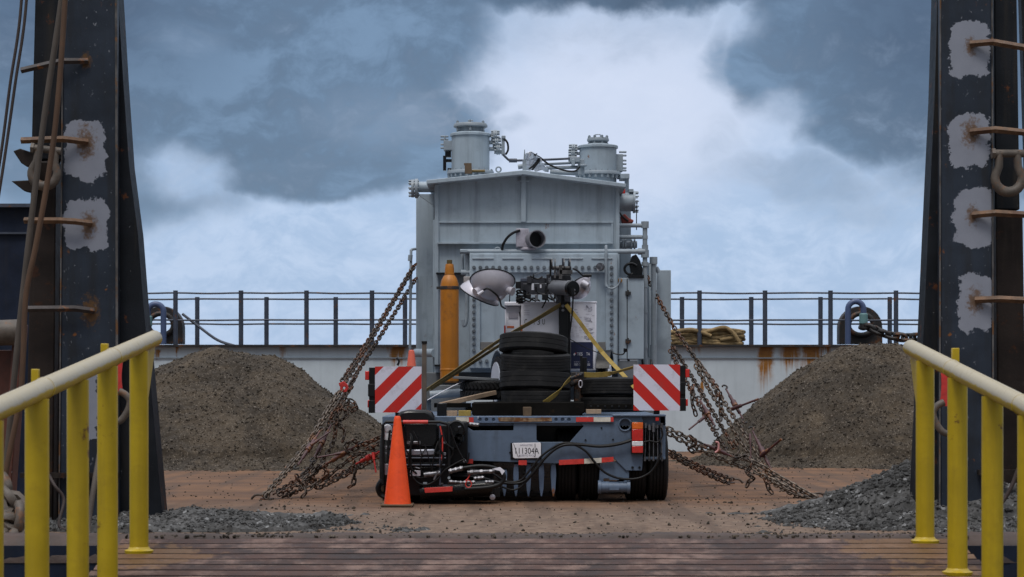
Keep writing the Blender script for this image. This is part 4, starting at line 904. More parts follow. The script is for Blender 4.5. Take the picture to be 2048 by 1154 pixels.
b = MB(); o = W(1196, 289, dd); b.lathe(o, (0, 0, 1), [(.10, -.02), (.14, -.018), (.14, .008), (.10, .012)], 30); b.build('neck_flange', M['tankb'], t2)
for (x1, cy) in ((1147, 297), (1146, 307), (1146, 317)): sideflange(t2, 1162, x1, cy, .06, dd)
b = MB(); b.bpx(1231, 308, 1246, 342, dd-.05, .2)
for y in (304, 311, 321, 328, 336, 341): b.cyl(W(1238, y, dd-.02), W(1253, y, dd-.02), .015, n=6)
b.build('terminal_box', M['tankb'], t2, bevel=.006)
# roof pipework
b = MB(); b.bpx(1003, 274, 1009.5, 310, A+.5, .06); b.bpx(1003, 271, 1011, 277, A+.48, .1); p0 = b.build('pressure_relief', M['tankb'], tf, bevel=.006)
b = MB(); b.tube(smoothpath(wp((1008, 277, A+.5), (1015, 286, A+.48), (1016, 300, A+.48), (1011, 309, A+.5)), 6), .014, 8); b.build('cable_loop', M['hose'], p0)
b = MB(); b.tube(smoothpath(wp((1006, 309, A+.5), (1012, 315, A+.5), (1020, 321, A+.5), (1035, 321, A+.5), (1100, 319, A+.5), (1160, 316, A+.5)), 5), .015, 10); b.cyl(W(1018, 321, A+.5), W(1034, 321, A+.5), .026, n=12); b.build('roof_pipe', M['railing'], tf)
for (x0, x1, y0, y1, r) in ((1060, 1160, 330, 325, .017), (1092, 1165, 336, 334, .022), (1100, 1160, 344, 347, .03)):
    b = MB(); b.cyl(W(x0, y0, A+.55), W(x1, y1, A+.55), r, n=12); b.build('roof_pipe', M['tankb'], tf)
b = MB(); b.bpx(1140, 315, 1160, 324, A+.45, .1); b.bpx(1156, 318, 1169, 350, A+.48, .08); b.bpx(1160, 328, 1174, 332, A+.42, .12); b.bpx(1143, 318, 1150, 331, A+.42, .08); b.build('valve_stand', M['tankb'], tf, bevel=.006)
b = MB(); b.prism([(1048.5, 299), (1050, 299), (1052, 345), (1045, 345)], A-.04, .02); b.bpx(1045, 322, 1053, 342, A-.1, .12); b.cyl(W(1036, 334, A), W(1048, 332, A), .03, n=12); b.build('roof_spike', M['tankb'], tf)
b = MB()
for pts in ([(1064, 307), (1080, 315), (1100, 330), (1130, 341), (1150, 342), (1160, 333)], [(1078, 316), (1070, 328), (1058, 338)], [(1082, 317), (1072, 330), (1064, 340)]): b.tube(smoothpath([W(p[0], p[1], A+.42) for p in pts], 5), .012, 8)
b.build('roof_cable', M['hose'], tf)
# right hand side fittings
b = MB(); b.bpx(1241, 347, 1259, 357, A+.8, .4); b.bpx(1251, 356, 1258, 410, A+.9, .25); b.bpx(1240, 420, 1262, 560, A+1.4, .3); b.build('side_column', M['tank'], tf, bevel=.006)
b = MB(); b.cyl(W(1236, 404, A+.9), W(1267, 404, A+.9), .122, n=30); b.cyl(W(1266, 404, A+.9), W(1270, 404, A+.9), .145, n=30)
for q in range(12):
    a = 2*math.pi*q/12; c = W(1269, 404, A+.9)+Vector((0, .13*math.cos(a), .13*math.sin(a))); b.cyl(c, c+Vector((.05, 0, 0)), .010, n=6)
b.bpx(1258, 378, 1267, 384, A+.8, .1); b.build('side_manifold', M['tank'], tf)
b = MB(); b.lathe(W(1246.5, 387, A+.6), (0, 0, 1), [(.025, 0), (.025, .08), (.012, .10), (.012, .12)], 16); b.build('red_flask', M['red'], tf)
b = MB(); b.prism([(1241, 432), (1250, 427), (1258, 436), (1268, 440), (1266, 446), (1244, 446)], A+.6, .12); b.build('red_cover', mat('red_cloth', (.22, .045, .035), .8, var=.4, scale=12), tf, bevel=.015)
b = MB(); b.tube(smoothpath(wp((1238, 424, A+.6), (1246, 434, A+.58), (1256, 442, A+.6)), 4), .012, 8); b.tube(wp((1274, 400, A+.7), (1273, 430, A+.7), (1273, 460, A+.7)), .007, 6); b.build('side_cable', M['hose'], tf)
b = MB()
for y in (451, 474): b.cyl(W(1236, y, A+.1), W(1284, y, A+.1), .026, n=14)
b.cyl(W(920, 503, A2+.05), W(1290, 503, A2+.05), .030, n=16); b.bpx(920, 500, 935, 504, A2-.02, .1); b.build('cross_pipe', M['tankb'], tf)
b = MB(); b.cyl(W(1240, 489, A+.2), W(1274, 489, A+.2), .045, n=18)
for x in (1246, 1251, 1263, 1269): b.cyl(W(x-1.5, 489, A+.2), W(x+1.5, 489, A+.2), .075, n=20)
b.build('flanged_valve', M['tankb'], tf)
b = MB(); b.cyl(W(1290, 445, A+.1), W(1290, 735, A+.1), .030, n=16)
for (y0, y1, r) in ((443, 456, .048), (471, 478, .036), (490, 500, .040), (500, 515, .050), (524, 532, .044), (560, 575, .036), (620, 626, .036), (690, 697, .036), (715, 735, .045)): b.cyl(W(1290, y0, A+.1), W(1290, y1, A+.1), r, n=16)
b.cyl(W(1276, 503, A+.1), W(1290, 503, A+.1), .042, n=14); b.build('riser_pipe', M['tankb'], tf)
b = MB(); b.cyl(W(1307, 516, A+.3), W(1307, 730, A+.3), .030, n=16); b.cyl(W(1307, 514, A+.3), W(1307, 528, A+.3), .050, n=16); b.cyl(W(1307, 690, A+.3), W(1307, 735, A+.3), .044, n=16); b.cyl(W(1312, 535, A+.35), W(1318, 545, A+.35), .03, n=10); b.build('riser_pipe', M['tankb'], tf)
b = MB(); b.bpx(1313, 540, 1342, 742, A+1.0, 2.6); b.bpx(1298, 525, 1314, 742, A+.8, 2.6); b.build('radiator_panel', M['tank'], tf, bevel=.008)
b = MB(); b.tube(smoothpath([W(1262+13*math.cos(a), 538+11*math.sin(a), A-.1) for a in [1.2+4.6*i/12 for i in range(13)]], 2), .018, 8); b.prism([(1262, 545), (1258, 528), (1264, 512), (1272, 508), (1280, 520), (1286, 538), (1284, 552), (1266, 552)], A-.08, .14); b.build('valve_wheel', M['blackg'], tf, bevel=.02)
b = MB(); b.bpx(1237, 556, 1288, 718, A-.32, .3); cab = b.build('control_cabinet', M['tank'], tf, bevel=.006)
b = MB(); b.bpx(1253.5, 557, 1255.2, 720, A-.322, .004); b.bpx(1257, 550, 1288, 556, A-.34, .3); b.build('door_seam', M['black'], cab)
for y in (586, 682):
    b = MB(); b.bpx(1251, y-4, 1256, y+4, A-.36, .05); b.bpx(1257, y-3, 1262, y+3, A-.35, .04); b.bpx(1254, y-6, 1258, y+6, A-.35, .02); b.build('latch', M['blkrust'], cab, bevel=.004)
b = MB(); b.tube(smoothpath(wp((1220, 703, A2-.2), (1232, 708, A2-.22), (1245, 709, A2-.25), (1250, 703, A2-.25)), 4), .009, 6); b.cyl(W(1250, 704, A2-.25), W(1251, 697, A2-.25), .02, .026, n=10); b.build('plug_lead', M['hose'], tf)
# lower bolted cover
b = MB(); b.bpx(939, 506, 1236, 738, A2, .42); cov = b.build('inspection_cover', M['tank'], tf, bevel=.006)
b = MB(); b.prism([(940, 508), (1234, 508), (1234, 736), (940, 736)], A2-.045, .043, [[(960, 545), (960, 700), (1212, 700), (1212, 545)]]); b.build('cover_frame', M['tank'], cov, bevel=.004)
b = MB()
for i in range(5): b.cyl(W(945+59.5*i, 517, A2-.05), W(987+59.5*i, 517, A2-.05), .010, n=8)
b.build('drip_strip', M['tankb'], cov)
b = MB(); pts = [(948+12.75*i, 535) for i in range(20)]+[(948, 560+12.8*i) for i in range(12)]+[(1223, 535+12.8*i) for i in range(15)]+[(948+12.8*i, 722) for i in range(3)]
for (x, y) in pts: b.cyl(W(x, y, A2-.046), W(x, y, A2-.062), .023, n=10); b.cyl(W(x, y, A2-.062), W(x, y, A2-.085), .014, n=6)
o = b.build('flange_bolts', mat('shade_darkened_bolts', (.13, .15, .17), .5, var=.3), cov); o['kind'] = 'stuff'  # bolts coloured darker in place of the shade around them
pm = mat('brown_grey_pad', (.14, .135, .13), .6, var=.15)
for q in ((961, 684, 986, 699, A2-.03, .03), (1196, 684, 1211, 735, A2-.06, .03)):
    b = MB(); b.bpx(*q); b.build('mounting_pad', pm, cov, bevel=.003)
b = MB(); b.cyl(W(925, 505, A2+.15), W(925, 545, A2+.15), .022, n=12); b.cyl(W(935, 506, A2+.1), W(935, 560, A2+.1), .03, n=12); b.cyl(W(922, 545, A2+.1), W(942, 545, A2+.1), .035, n=12); b.tube(smoothpath(wp((932, 560, A2+.1), (934, 600, A2+.1), (933, 640, A2+.1), (928, 652, A2+.1), (926, 640, A2+.1)), 4), .022, 8); b.build('side_rod', M['tankb'], tf)
# vent on top of the cover
b = MB(); b.bpx(1032, 457, 1058, 494, A2+.0, .25); b.lathe(W(1055, 498, A2+.1), (0, 0, 1), [(.12, -.02), (.12, .01), (.08, .02)], 24); b.bpx(1045, 493, 1068, 498, A2+.0, .2); vb = b.build('vent_box', mat('pale_lilac_grey', (.36, .34, .39), .5, var=.15, scale=10, dirt=.3), tf, bevel=.01)
ax = Vector((.30, -1, 0)).normalized(); o = W(1074, 478, A2-.12)
b = MB(); b.lathe(o-ax*.26, ax, [(.085, 0), (.085, .05), (.105, .06), (.105, .25), (.112, .255), (.112, .275), (.100, .275), (.098, .10), (.01, .09)], 32); b.build('vent_duct', mat('vent_duct_grey', (.17, .17, .19), .4, var=.2), vb)
b = MB(); b.lathe(o-ax*.15, ax, [(.097, 0), (.097, .02), (.01, .02)], 24); b.build('vent_mesh', M['black'], vb)
b = MB(); b.tube(smoothpath(wp((1004, 502, A2+.05), (1006, 490, A2+.0), (1014, 476, A2-.02), (1026, 466, A2-.02), (1040, 461, A2+.0)), 5), .017, 8); b.build('vent_cable', M['hose'], vb)
b = MB(); b.tube(smoothpath(wp((1212, 505, A2-.05), (1212, 492, A2-.05), (1212, 505, A2-.08), (1212, 545, A2-.08), (1212, 565, A2-.08), (1214, 573, A2-.09), (1222, 577, A2-.1), (1232, 574, A2-.1), (1239, 565, A2-.1), (1240, 555, A2-.1)), 4), [.018]*21+[.010]*16, 8); g = b.build('gauge_pipe', M['tankb'], tf)
b = MB(); b.lathe(W(1202, 534, A2-.1), (-.5, -1, 0), [(.05, 0), (.052, .03), (.045, .05), (.04, .045), (.01, .045)], 24); b.build('gauge', M['chrome'], g)
b = MB(); b.lathe(W(1240, 561, A-.34), (0, -1, 0), [(.03, 0), (.03, .02), (.01, .03)], 14); b.build('amber_cap', mat('amber_cap_paint', (.25, .13, .04), .5), g)
# feet and jacking beams under the tank
b = MB(); b.bpx(846, 745, 1300, 800, A+.35, 4.0); b.build('base_frame', M['gal'], tf, bevel=.01)
for (x0, x1, y0) in ((862, 930, 770), (1235, 1275, 722), (1280, 1316, 735)):
    b = MB(); b.bpx(x0, y0, x1, 833, A-.3, .6); b.build('foot', M['gal'], tf, bevel=.01)
b = MB(); b.cyl(W(860, 790, A-.5), W(925, 785, A-.5), .05, n=16); b.build('jack_cylinder', M['tankb'], tf)
b = MB()
for x in (1257, 1285, 1302): b.tube(smoothpath(wp((x, 720, A-.1), (x+2, 735, A-.15), (x-1, 755, A-.1)), 4), .016, 8)
b.build('conduit', M['hose'], tf)
o = MB()                                                  # plastic wrap on the roof
import itertools
vs = []; nx, ny = 9, 9
for j in range(ny):
    for i in range(nx):
        u, v = i/(nx-1), j/(ny-1); px = 1047+30*u+18*(1-v)*0+20*v*u; py = 342-42*(1-v)*(.6+.4*math.sin(u*3.1))
        q = W(px, py, A+.38+.14*v); vs.append(q+Vector((random.uniform(-.02, .02), random.uniform(-.05, .05), random.uniform(-.025, .025))))
fs = [(j*nx+i, j*nx+i+1, (j+1)*nx+i+1, (j+1)*nx+i) for j in range(ny-1) for i in range(nx-1)]
o.add(vs, fs); ob = o.build('plastic_wrap', M['bag'], None, smooth=25, origin=W(1065, 342, A+.4)); sm = ob.modifiers.new('solid', 'SOLIDIFY'); sm.thickness = .004
tag(ob, 'crumpled clear plastic wrap lying on the transformer roof', 'plastic wrap')

# ------------------------------------------------------------------ gas cylinder
G = 26.85
gc = thing('gas_cylinder', 'scuffed orange gas cylinder strapped upright to the left front of the transformer', 'gas cylinder', W(899, 765, G))
o = W(899, 765, G); h = lambda y: Z(y, G)-o.z; r = 18.5*G/F
b = MB(); b.lathe(o, (0, 0, 1), [(r*.85, 0), (r, .02), (r, h(577)), (r*.97, h(568)), (r*.86, h(560)), (r*.66, h(553)), (r*.46, h(549)), (r*.42, h(546))], 40); b.build('cylinder_body', M['gas'], gc)
b = MB(); b.lathe(o, (0, 0, 1), [(r*.52, h(549)), (r*.50, h(538)), (r*.44, h(530)), (r*.40, h(528))], 28); b.build('valve_cap', M['gas'], gc)
b = MB(); b.cyl(o+Vector((0, 0, h(528))), o+Vector((0, 0, h(520))), r*.30, n=14); b.build('valve_stem', M['brass'], gc)
b = MB(); b.lathe(o, (0, 0, 1), [(r*1.01, h(579)), (r*1.05, h(578.5)), (r*1.05, h(573)), (r*1.01, h(572.5))], 36); b.bpx(873, 573, 884, 578, G-.02, .06); b.build('clamp_band', M['blkrust'], gc)
b = MB(); b.lathe(o, (0, 0, 1), [(r*1.0, h(742)), (r*1.03, h(741)), (r*1.03, h(738)), (r*1.0, h(737))], 36); b.build('lower_band', M['gas'], gc)

# ------------------------------------------------------------------ mobile light tower
LT = 25.5
lt = thing('light_tower', 'white mobile light tower generator with silver lamps folded down on the trailer', 'light tower', W(1100, 800, LT))
b = MB(); b.bpx(1041, 604, 1193, 742, LT, .8); cb = b.build('cabinet', M['white'], lt, bevel=.015)
b = MB(); b.bpx(1010, 606, 1041, 742, LT+.03, .7); b.bpx(1009, 603.5, 1042, 612, LT-.02, .8); cs = b.build('cabinet_wing', M['white'], lt, bevel=.01)
b = MB(); b.bpx(1040, 603, 1194, 606, LT-.006, .81); b.build('cabinet_lid', M['white'], lt, bevel=.006)
b = MB(); b.bpx(1015, 613, 1039, 616, LT-.005, .06); b.build('louvre', M['gtxt'], cs)
b = MB(); b.bpx(1017, 625, 1036, 636, LT+.02, .02); b.build('grey_label', M['gtxt'], cs)
b = MB(); b.bpx(1039.6, 610, 1041, 742, LT-.002, .05); b.bpx(1038, 624, 1041, 629, LT-.015, .05); b.build('door_gap', M['ktxt'], cb)
b = MB(); b.bpx(1041.5, 650, 1045, 700, LT-.004, .02); b.bpx(1014, 652, 1028, 656, LT+.026, .02); b.build('orange_decal', mat('orange_decal_film', (.65, .15, .04), .5, bump=0), cb)
b = MB(); b.bpx(1008, 651, 1011, 667, LT+.02, .05); b.build('red_reflector', M['redl'], cs)
text('C', 1049, 1054, 638, 649, LT-.001, M['ktxt'], cb); text('Y', 1066, 1071, 638, 649, LT-.001, M['ktxt'], cb); text('3', 1074.5, 1080, 638, 649.5, LT-.001, M['ktxt'], cb); text('U', 1084.5, 1089.5, 638, 649, LT-.001, M['ktxt'], cb)
b = MB()
for (x0, x1, y) in ((1048, 1060, 611), (1048, 1059, 620), (1048, 1059, 625), (1048, 1059, 629)): b.bpx(x0, y, x1, y+1.2, LT-.002, .01)
for i in range(20):
    y = 616+3.0*i; n = random.randint(2, 4); x = 1142
    while x < 1188:
        w = random.uniform(2, 9)
        if random.random() < (.55 if i > 4 else .3): b.bpx(x, y+random.uniform(-.6, .6), min(x+w, 1189), y+.9, LT-.002, .01)
        x += w+random.uniform(1, 5)
b.build('faded_writing', mat('pale_grey_print', (.52, .51, .57), .6, bump=0), cb)['kind'] = 'stuff'
b = MB()
for (x0, y0, x1, y1) in ((1172, 610, 1184, 624), (1166, 634, 1185, 646), (1170, 655, 1187, 667), (1168, 672, 1182, 680)):
    for k in range(2): b.tube(smoothpath([W(random.uniform(x0, x1), random.uniform(y0, y1), LT-.003) for q in range(6)], 5), .0018, 4)
b.build('scribble', M['gtxt'], cb)['kind'] = 'stuff'
b = MB(); b.bpx(1142, 684, 1186, 737, LT-.008, .008); sg = b.build('sign', M['navy'], lt)
text('TES', 1154, 1165, 705, 710.8, LT-.009, M['wtxt'], sg); text('TA', 1172.5, 1180, 705, 710.8, LT-.009, M['wtxt'], sg); text('787-78', 1148, 1164, 727, 731.5, LT-.009, M['wtxt'], sg); text('00', 1175, 1180, 727, 731.5, LT-.009, M['wtxt'], sg)
b = MB()
for x in (1148, 1151.5, 1155, 1159, 1162.5, 1176): b.bpx(x, 723, x+2.4, 724.6, LT-.0095, .004)
b.build('small_print', M['gtxt'], sg)['kind'] = 'stuff'
b = MB(); b.prism([(1146.5, 709), (1148.5, 706), (1151, 705.5), (1152, 708), (1150, 710), (1148.5, 712)], LT-.011, .003); b.build('logo_mark', M['wtxt'], sg)
b = MB(); b.prism([(1150, 705.5), (1152.5, 705.2), (1152.6, 707.5), (1151, 708)], LT-.014, .003); b.build('logo_mark', M['red'], sg)
b = MB(); b.bpx(1118, 560, 1141, 800, LT-.16, .14); b.bpx(1121, 620, 1136, 800, LT-.18, .02); b.build('mast', M['black'], lt, bevel=.006)
b = MB()
for (x, y) in ((1126, 612), (1126, 620.5)): b.cyl(W(x, y, LT-.21), W(x, y, LT-.17), .017, n=12)
b.build('mast_bolt', M['chrome'], lt)
b = MB(); b.bpx(1046, 567, 1120, 589, LT-.2, .15); b.bpx(1062, 556, 1100, 566, LT-.1, .1); b.bpx(1040, 562, 1056, 580, LT-.18, .1)
for (x0, y0, x1, y1) in ((1054, 552, 1064, 567), (1078, 555, 1090, 567), (1093, 548, 1101, 567), (1102, 550, 1142, 566), (1122, 536, 1142, 562), (1128, 586, 1140, 604), (1112, 589, 1122, 606)): b.bpx(x0, y0, x1, y1, LT-.22+random.uniform(0, .05), .12)
b.build('boom', mat('charcoal_boom_paint', (.035, .036, .045), .4, var=.25, bump=.06), lt, bevel=.005)
b = MB(); b.bpx(1063, 567, 1068, 580, LT-.204, .004); b.bpx(1080, 569, 1083, 576, LT-.204, .004); b.build('sticker', M['white'], lt)
ax = Vector((.55, -1, -.08)).normalized(); o = W(1146, 577, LT-.62)
b = MB(); b.lathe(o-ax*.44, ax, [(.06, 0), (.083, .01), (.083, .34), (.09, .345), (.09, .40), (.075, .43), (.02, .44)], 32, m=0); b.build('lamp_ballast', mat('grey_ballast', (.12, .125, .14), .4, var=.2), lt)
b = MB(); b.lathe(o-ax*.05, ax, [(.088, 0), (.091, .03), (.086, .052), (.07, .056), (.01, .058)], 28); b.build('ballast_cap', M['blackg'], lt)
b = MB(); b.lathe(o+Vector((.005, -.01, -.06)), ax, [(.016, 0), (.016, .02), (.004, .026)], 12); b.lathe(o+Vector((.005, -.01, -.02)), ax, [(.014, 0), (.014, .02), (.004, .026)], 12); b.build('cap_screw', M['chrome'], lt)
# winch and crank
b = MB(); b.cyl(W(1104, 536, LT-.3), W(1142, 536, LT-.3), .022, n=12)
for x in (1104, 1110, 1128, 1140): b.cyl(W(x-1, 528, LT-.3), W(x+1, 528, LT-.3), .062, n=22)
b.bpx(1118, 530, 1124, 558, LT-.34, .05); b.bpx(1120, 540, 1145, 548, LT-.34, .08); b.bpx(1108, 536, 1112, 556, LT-.32, .05); b.build('winch', mat('grimy_winch_steel', (.09, .085, .085), .45, metal=.4, var=.4, scale=12), lt)
b = MB(); b.tube(smoothpath(wp((1145, 537, LT-.34), (1153, 540, LT-.34), (1160, 546, LT-.34), (1166, 551, LT-.34), (1172, 551, LT-.34)), 4), .011, 8); b.cyl(W(1168, 551, LT-.34), W(1183, 551, LT-.34), .018, n=10); b.build('crank', M['black'], lt)
b = MB(); b.tube(wp((1064, 552, LT-.2), (1105, 535, LT-.28)), .003, 5); b.tube(wp((1136, 545, LT-.3), (1146, 561, LT-.34)), .004, 5); b.build('winch_cable', M['gal'], lt)
# lamp heads: bowls with rim and yoke knobs
def lamp(c, ax, r, dep, nm='floodlight'):
    ax = Vector(ax).normalized(); b = MB()
    pr = [(.02, -dep), (r*.30, -dep*.98), (r*.55, -dep*.86), (r*.78, -dep*.60), (r*.93, -dep*.28), (r, 0)]
    pr += [(r*.985, .0), (r*.90, -dep*.26), (r*.75, -dep*.56), (r*.5, -dep*.80), (.02, -dep*.92)]
    b.lathe(c, ax, pr, 44); o = b.build(nm, M['alu'], lt, smooth=60)
    b = MB(); u, w = b.frame(ax); b.tube([c+(u*math.cos(a)+w*math.sin(a))*r*1.005 for a in [2*math.pi*i/44 for i in range(44)]], .0075, 7, closed=True); b.build('lamp_rim', M['black'], o)
    return o, u, w
c1 = W(985, 561, LT-.4); a1 = (.02, .47, .88)
o1, u, w = lamp(c1, a1, .255, .215)
b = MB()
b.cyl(W(950, 585, LT-.55), W(964, 578, LT-.50), .05, .04, n=16); b.build('yoke_knob', M['alu'], o1)
for q in (((1026, 583, LT-.55), (1012, 579, LT-.50), .05, .04), ((955, 590, LT-.62), (966, 583, LT-.58), .022, .022), ((997, 598, LT-.5), (1006, 590, LT-.45), .035, .035)):
    b = MB(); b.cyl(W(*q[0]), W(*q[1]), q[2], q[3], n=16); b.build('yoke_knob', M['alu'], o1)
b = MB(); b.tube(smoothpath(wp((967, 580, LT-.64), (975, 577, LT-.66), (985, 583, LT-.66), (995, 592, LT-.6), (1000, 602, LT-.5), (1003, 612, LT-.3), (1010, 617, LT-.05)), 5), .011, 8); b.tube(wp((1020, 586, LT-.5), (1019, 603, LT-.4)), .006, 6); b.build('lamp_cable', M['hose'], o1)
o2, u, w = lamp(W(958, 591, LT-.05), (-.44, .22, -.87), .245, .17)
b = MB(); b.bpx(927, 553, 947, 567, LT-.05, .1); b.bpx(935, 566, 950, 578, LT-.1, .1); b.build('yoke', mat('dusty_yoke', (.25, .23, .22), .6, var=.3, scale=10), o2, bevel=.01)
o3, u, w = lamp(W(1156, 574, LT+.05), (-.55, .45, .7), .165, .13)
b = MB(); b.cyl(W(1164, 566, LT-.12), W(1176, 572, LT-.14), .045, .035, n=16); b.bpx(1171, 571, 1178, 582, LT-.12, .06); b.prism([(1166, 556), (1175, 558), (1181, 552), (1180, 562), (1172, 568)], LT-.1, .03); b.build('yoke_bracket', M['alu'], o3)
b = MB()
for pts in ([(1040, 590), (1036, 598), (1042, 603)], [(1058, 584), (1052, 594), (1062, 598), (1072, 603)], [(1036, 580), (1048, 590), (1034, 600)], [(1096, 590), (1090, 605), (1084, 616)], [(1146, 590), (1146, 600), (1143, 640), (1136, 690)]): b.tube(smoothpath([W(p[0], p[1], LT-.25) for p in pts], 5), .009, 7)
for i in range(4): b.tube([W(1042+9*math.cos(a), 583+6*i+3*math.sin(a), LT-.2+.03*math.sin(a)) for a in [2*math.pi*k/12 for k in range(12)]], .010, 6, closed=True)
for (x, y) in ((1040, 602), (1036, 600)): b.cyl(W(x-4, y, LT-.2), W(x+6, y-1, LT-.2), .035, n=12)
b.build('boom_cable', M['hose'], lt)
b = MB(); b.bpx(1143, 575, 1149, 590, LT-.72, .02); b.cyl(W(1146, 588, LT-.7), W(1146, 602, LT-.65), .014, .008, n=8); b.build('ballast_plug', M['black'], lt)
b = MB()
for (x0, y0, x1, y1) in ((1100, 590, 1110, 604), (1108, 586, 1114, 600)): b.cyl(W(x0, y0, LT-.3), W(x1, y1, LT-.3), .012, n=10)
b.build('gas_strut', M['chrome'], lt)
for (x0, y0, x1, y1, k_) in ((1070, 589, 1076, 602, 'chrome'), (1084, 588, 1096, 600, 'black'), (1052, 588, 1062, 596, 'black'), (1041, 556, 1054, 563, 'railing'), (1066, 548, 1069, 558, 'black'), (1097, 556, 1100, 567, 'chrome'), (1110, 567, 1119, 573, 'black'), (1031, 563, 1042, 577, 'black'), (1099, 519, 1103, 552, 'black'), (1124, 516, 1128, 536, 'railing'), (1136, 520, 1139, 548, 'railing'), (1113, 540, 1119, 552, 'chrome')):
    b = MB(); b.bpx(x0, y0, x1, y1, LT-.3, .06); b.build('boom_fitting', M[k_], lt, bevel=.005)
for pts in ([(1072, 574), (1074, 584), (1088, 588), (1094, 580)], [(1092, 572), (1092, 590), (1106, 600), (1110, 590)], [(1060, 552), (1075, 558), (1085, 553)], [(1044, 596), (1058, 603), (1066, 596), (1080, 602)], [(1100, 575), (1090, 590), (1098, 603)]):
    b = MB(); b.tube(smoothpath([W(p[0], p[1], LT-.28) for p in pts], 5), .010, 7); b.build('boom_cable', M['hose'], lt)
# its road wheels and mudguards
for (px, xo, key) in ((1003, -1, 'tankb'), (1206, 1, 'black')):
    c = W(px, 764, LT+.2); ax = Vector((1, .24 if xo < 0 else -.12, 0)).normalized(); sd_ = ax.cross(Vector((0, 0, 1)))
    b = MB(); tyre(b, c, ax, .30, .13, 3); w = b.build('road_wheel', M['rubber'], lt, smooth=30)
    b = MB(); b.lathe(c, ax, [(.23, -.075), (.24, -.06), (.20, -.055), (.08, -.07), (.02, -.07)] if xo < 0 else [(.02, .035), (.17, .04), (.21, .07), (.20, .09)], 28); b.build('rim', M['rim'], w)
    b = MB(); vs = []; fs = []; n = 18
    for i in range(n+1):
        a = math.pi*(.86-.72*i/n)
        for xx in (-.055, .10):
            for rr in (.375, .362): vs.append(c+ax*xx+sd_*(math.cos(a)*rr)+Vector((0, 0, math.sin(a)*rr)))
    for i in range(n):
        o_ = 4*i; fs += [(o_, o_+4, o_+6, o_+2), (o_+1, o_+3, o_+7, o_+5), (o_, o_+1, o_+5, o_+4), (o_+2, o_+6, o_+7, o_+3)]
    b.add(vs, fs); b.build('mudguard', M[key], lt)
# jack post and coupling head by the tyre stack
b = MB(); b.bpx(1160, 711, 1165, 748, LT-1.0, .04); b.bpx(1163, 715, 1174, 825, LT-.95, .06); b.build('jack', M['black'], lt, bevel=.004)
b = MB(); b.cyl(W(1140, 770, LT-1.0), W(1172, 752, LT-1.0), .03, n=10); b.bpx(1148, 752, 1166, 806, LT-.98, .12); b.build('coupling_head', M['blkrust'], lt, bevel=.012)
b = MB(); b.tube([W(1161+3.6*math.cos(a), 768+7*math.sin(a), LT-1.04) for a in [2*math.pi*i/12 for i in range(12)]], .008, 6, closed=True); b.build('jack_ring', M['alu'], lt)

# ------------------------------------------------------------------ things lying on the trailer bed
K = 23.95
b = MB(); b.prism([(943, 806), (1000, 804.5), (1080, 804), (1168, 804.5), (1170, 824), (1160, 832), (1100, 833), (950, 833), (944, 829)], K-.1, 1.1); tag(b.build('steel_dish', M['steel'], None, bevel=.01, origin=W(1056, 833, K)), 'dark rusted steel pan under the stacked tyres on the trailer', 'steel pan')
b = MB(); b.bpx(1046, 814, 1063, 833, K-.22, .1); tag(b.build('timber_block', M['woodd'], None, bevel=.006, origin=W(1054, 833, K)), 'dark timber block wedged against the front of the steel pan', 'timber block')
def spare(label, cx, cy, d, r, w, g=4, tilt=(0, 0, 1), m='rubber'):
    b = MB(); c = W(cx, cy, d); tyre(b, c, tilt, r, w, g, .005); return tag(b.build('tyre', M[m], None, smooth=30, origin=c), label, 'tyre', 'spare tyres')
TD = K+.45; kx = TD/F
spare('topmost tyre of the four stacked spare tyres', 1067, 689, TD, .380, .20, 2, (.05, .13, 1))
spare('second tyre from the top of the spare tyre stack', 1071, 724, TD, .390, .205, 4, (.01, -.07, 1))
spare('third tyre from the top of the spare tyre stack', 1070, 762, TD, .392, .21, 2, (.02, .08, 1))
spare('bottom tyre of the spare tyre stack resting on the steel pan', 1072, 794, TD, .385, .16, 2, (0, 0, 1))
spare('upper tyre of the two lying behind the right striped board', 1228, 775, TD+.2, .385, .20, 4, (0, .05, 1))
spare('lower tyre of the two lying behind the right striped board', 1228, 808, TD+.2, .385, .17, 4, (0, 0, 1))
b = MB(); c = W(975, 780, 25.2); tyre(b, c, (0, 0, 1), .30, .22, 3)
for q in range(40):
    a = 2*math.pi*q/40
    for s in (-1, 1):
        R_ = Matrix.Rotation(a, 3, 'Z'); b.box(c+R_ @ Vector((.30, 0, s*.05)), (.03, .03, .085), R_ @ Matrix.Rotation(s*.6, 3, 'X'))
tag(b.build('tyre', M['rubber'], None, smooth=30, origin=c), 'knobbly lug tread tyre lying left of the spare tyre stack', 'tyre', 'spare tyres')
b = MB(); c = W(952, 757, 25.2); b.box(c, (.52, .5, .03), Matrix.Rotation(.05, 3, 'Y')); tag(b.build('grey_board', M['gal'], None, bevel=.004, origin=c), 'grey board lying on the knobbly tyre', 'board')
def plank(label, a, c, w, h, m, name='timber_plank'):
    a, c = W(*a), W(*c); v = c-a; b = MB(); q = v.to_track_quat('X', 'Z').to_matrix(); b.box((a+c)/2, (v.length, w, h), q)
    tag(b.build(name, M[m], None, bevel=.004, origin=(a+c)/2), label, 'timber')
plank('pale timber plank slanting up beside the knobbly tyre', (880, 810, 24.6), (990, 785, 24.9), .08, .05, 'wood')
plank('short pale timber offcut lying on the left of the trailer bed', (890, 827, 23.8), (915, 827, 23.8), .15, .06, 'wood')
plank('yellow painted timber offcut beside the steel pan', (917, 827, 23.75), (942, 827, 23.75), .15, .065, 'strap')
plank('pale timber offcut under the channel right of the steel pan', (1172, 823, 23.9), (1202, 823, 23.9), .15, .05, 'wood')
b = MB(); b.bpx(1174, 808, 1264, 818, 23.85, .10, 0); b.bpx(868, 806, 942, 815, 24.2, .1)
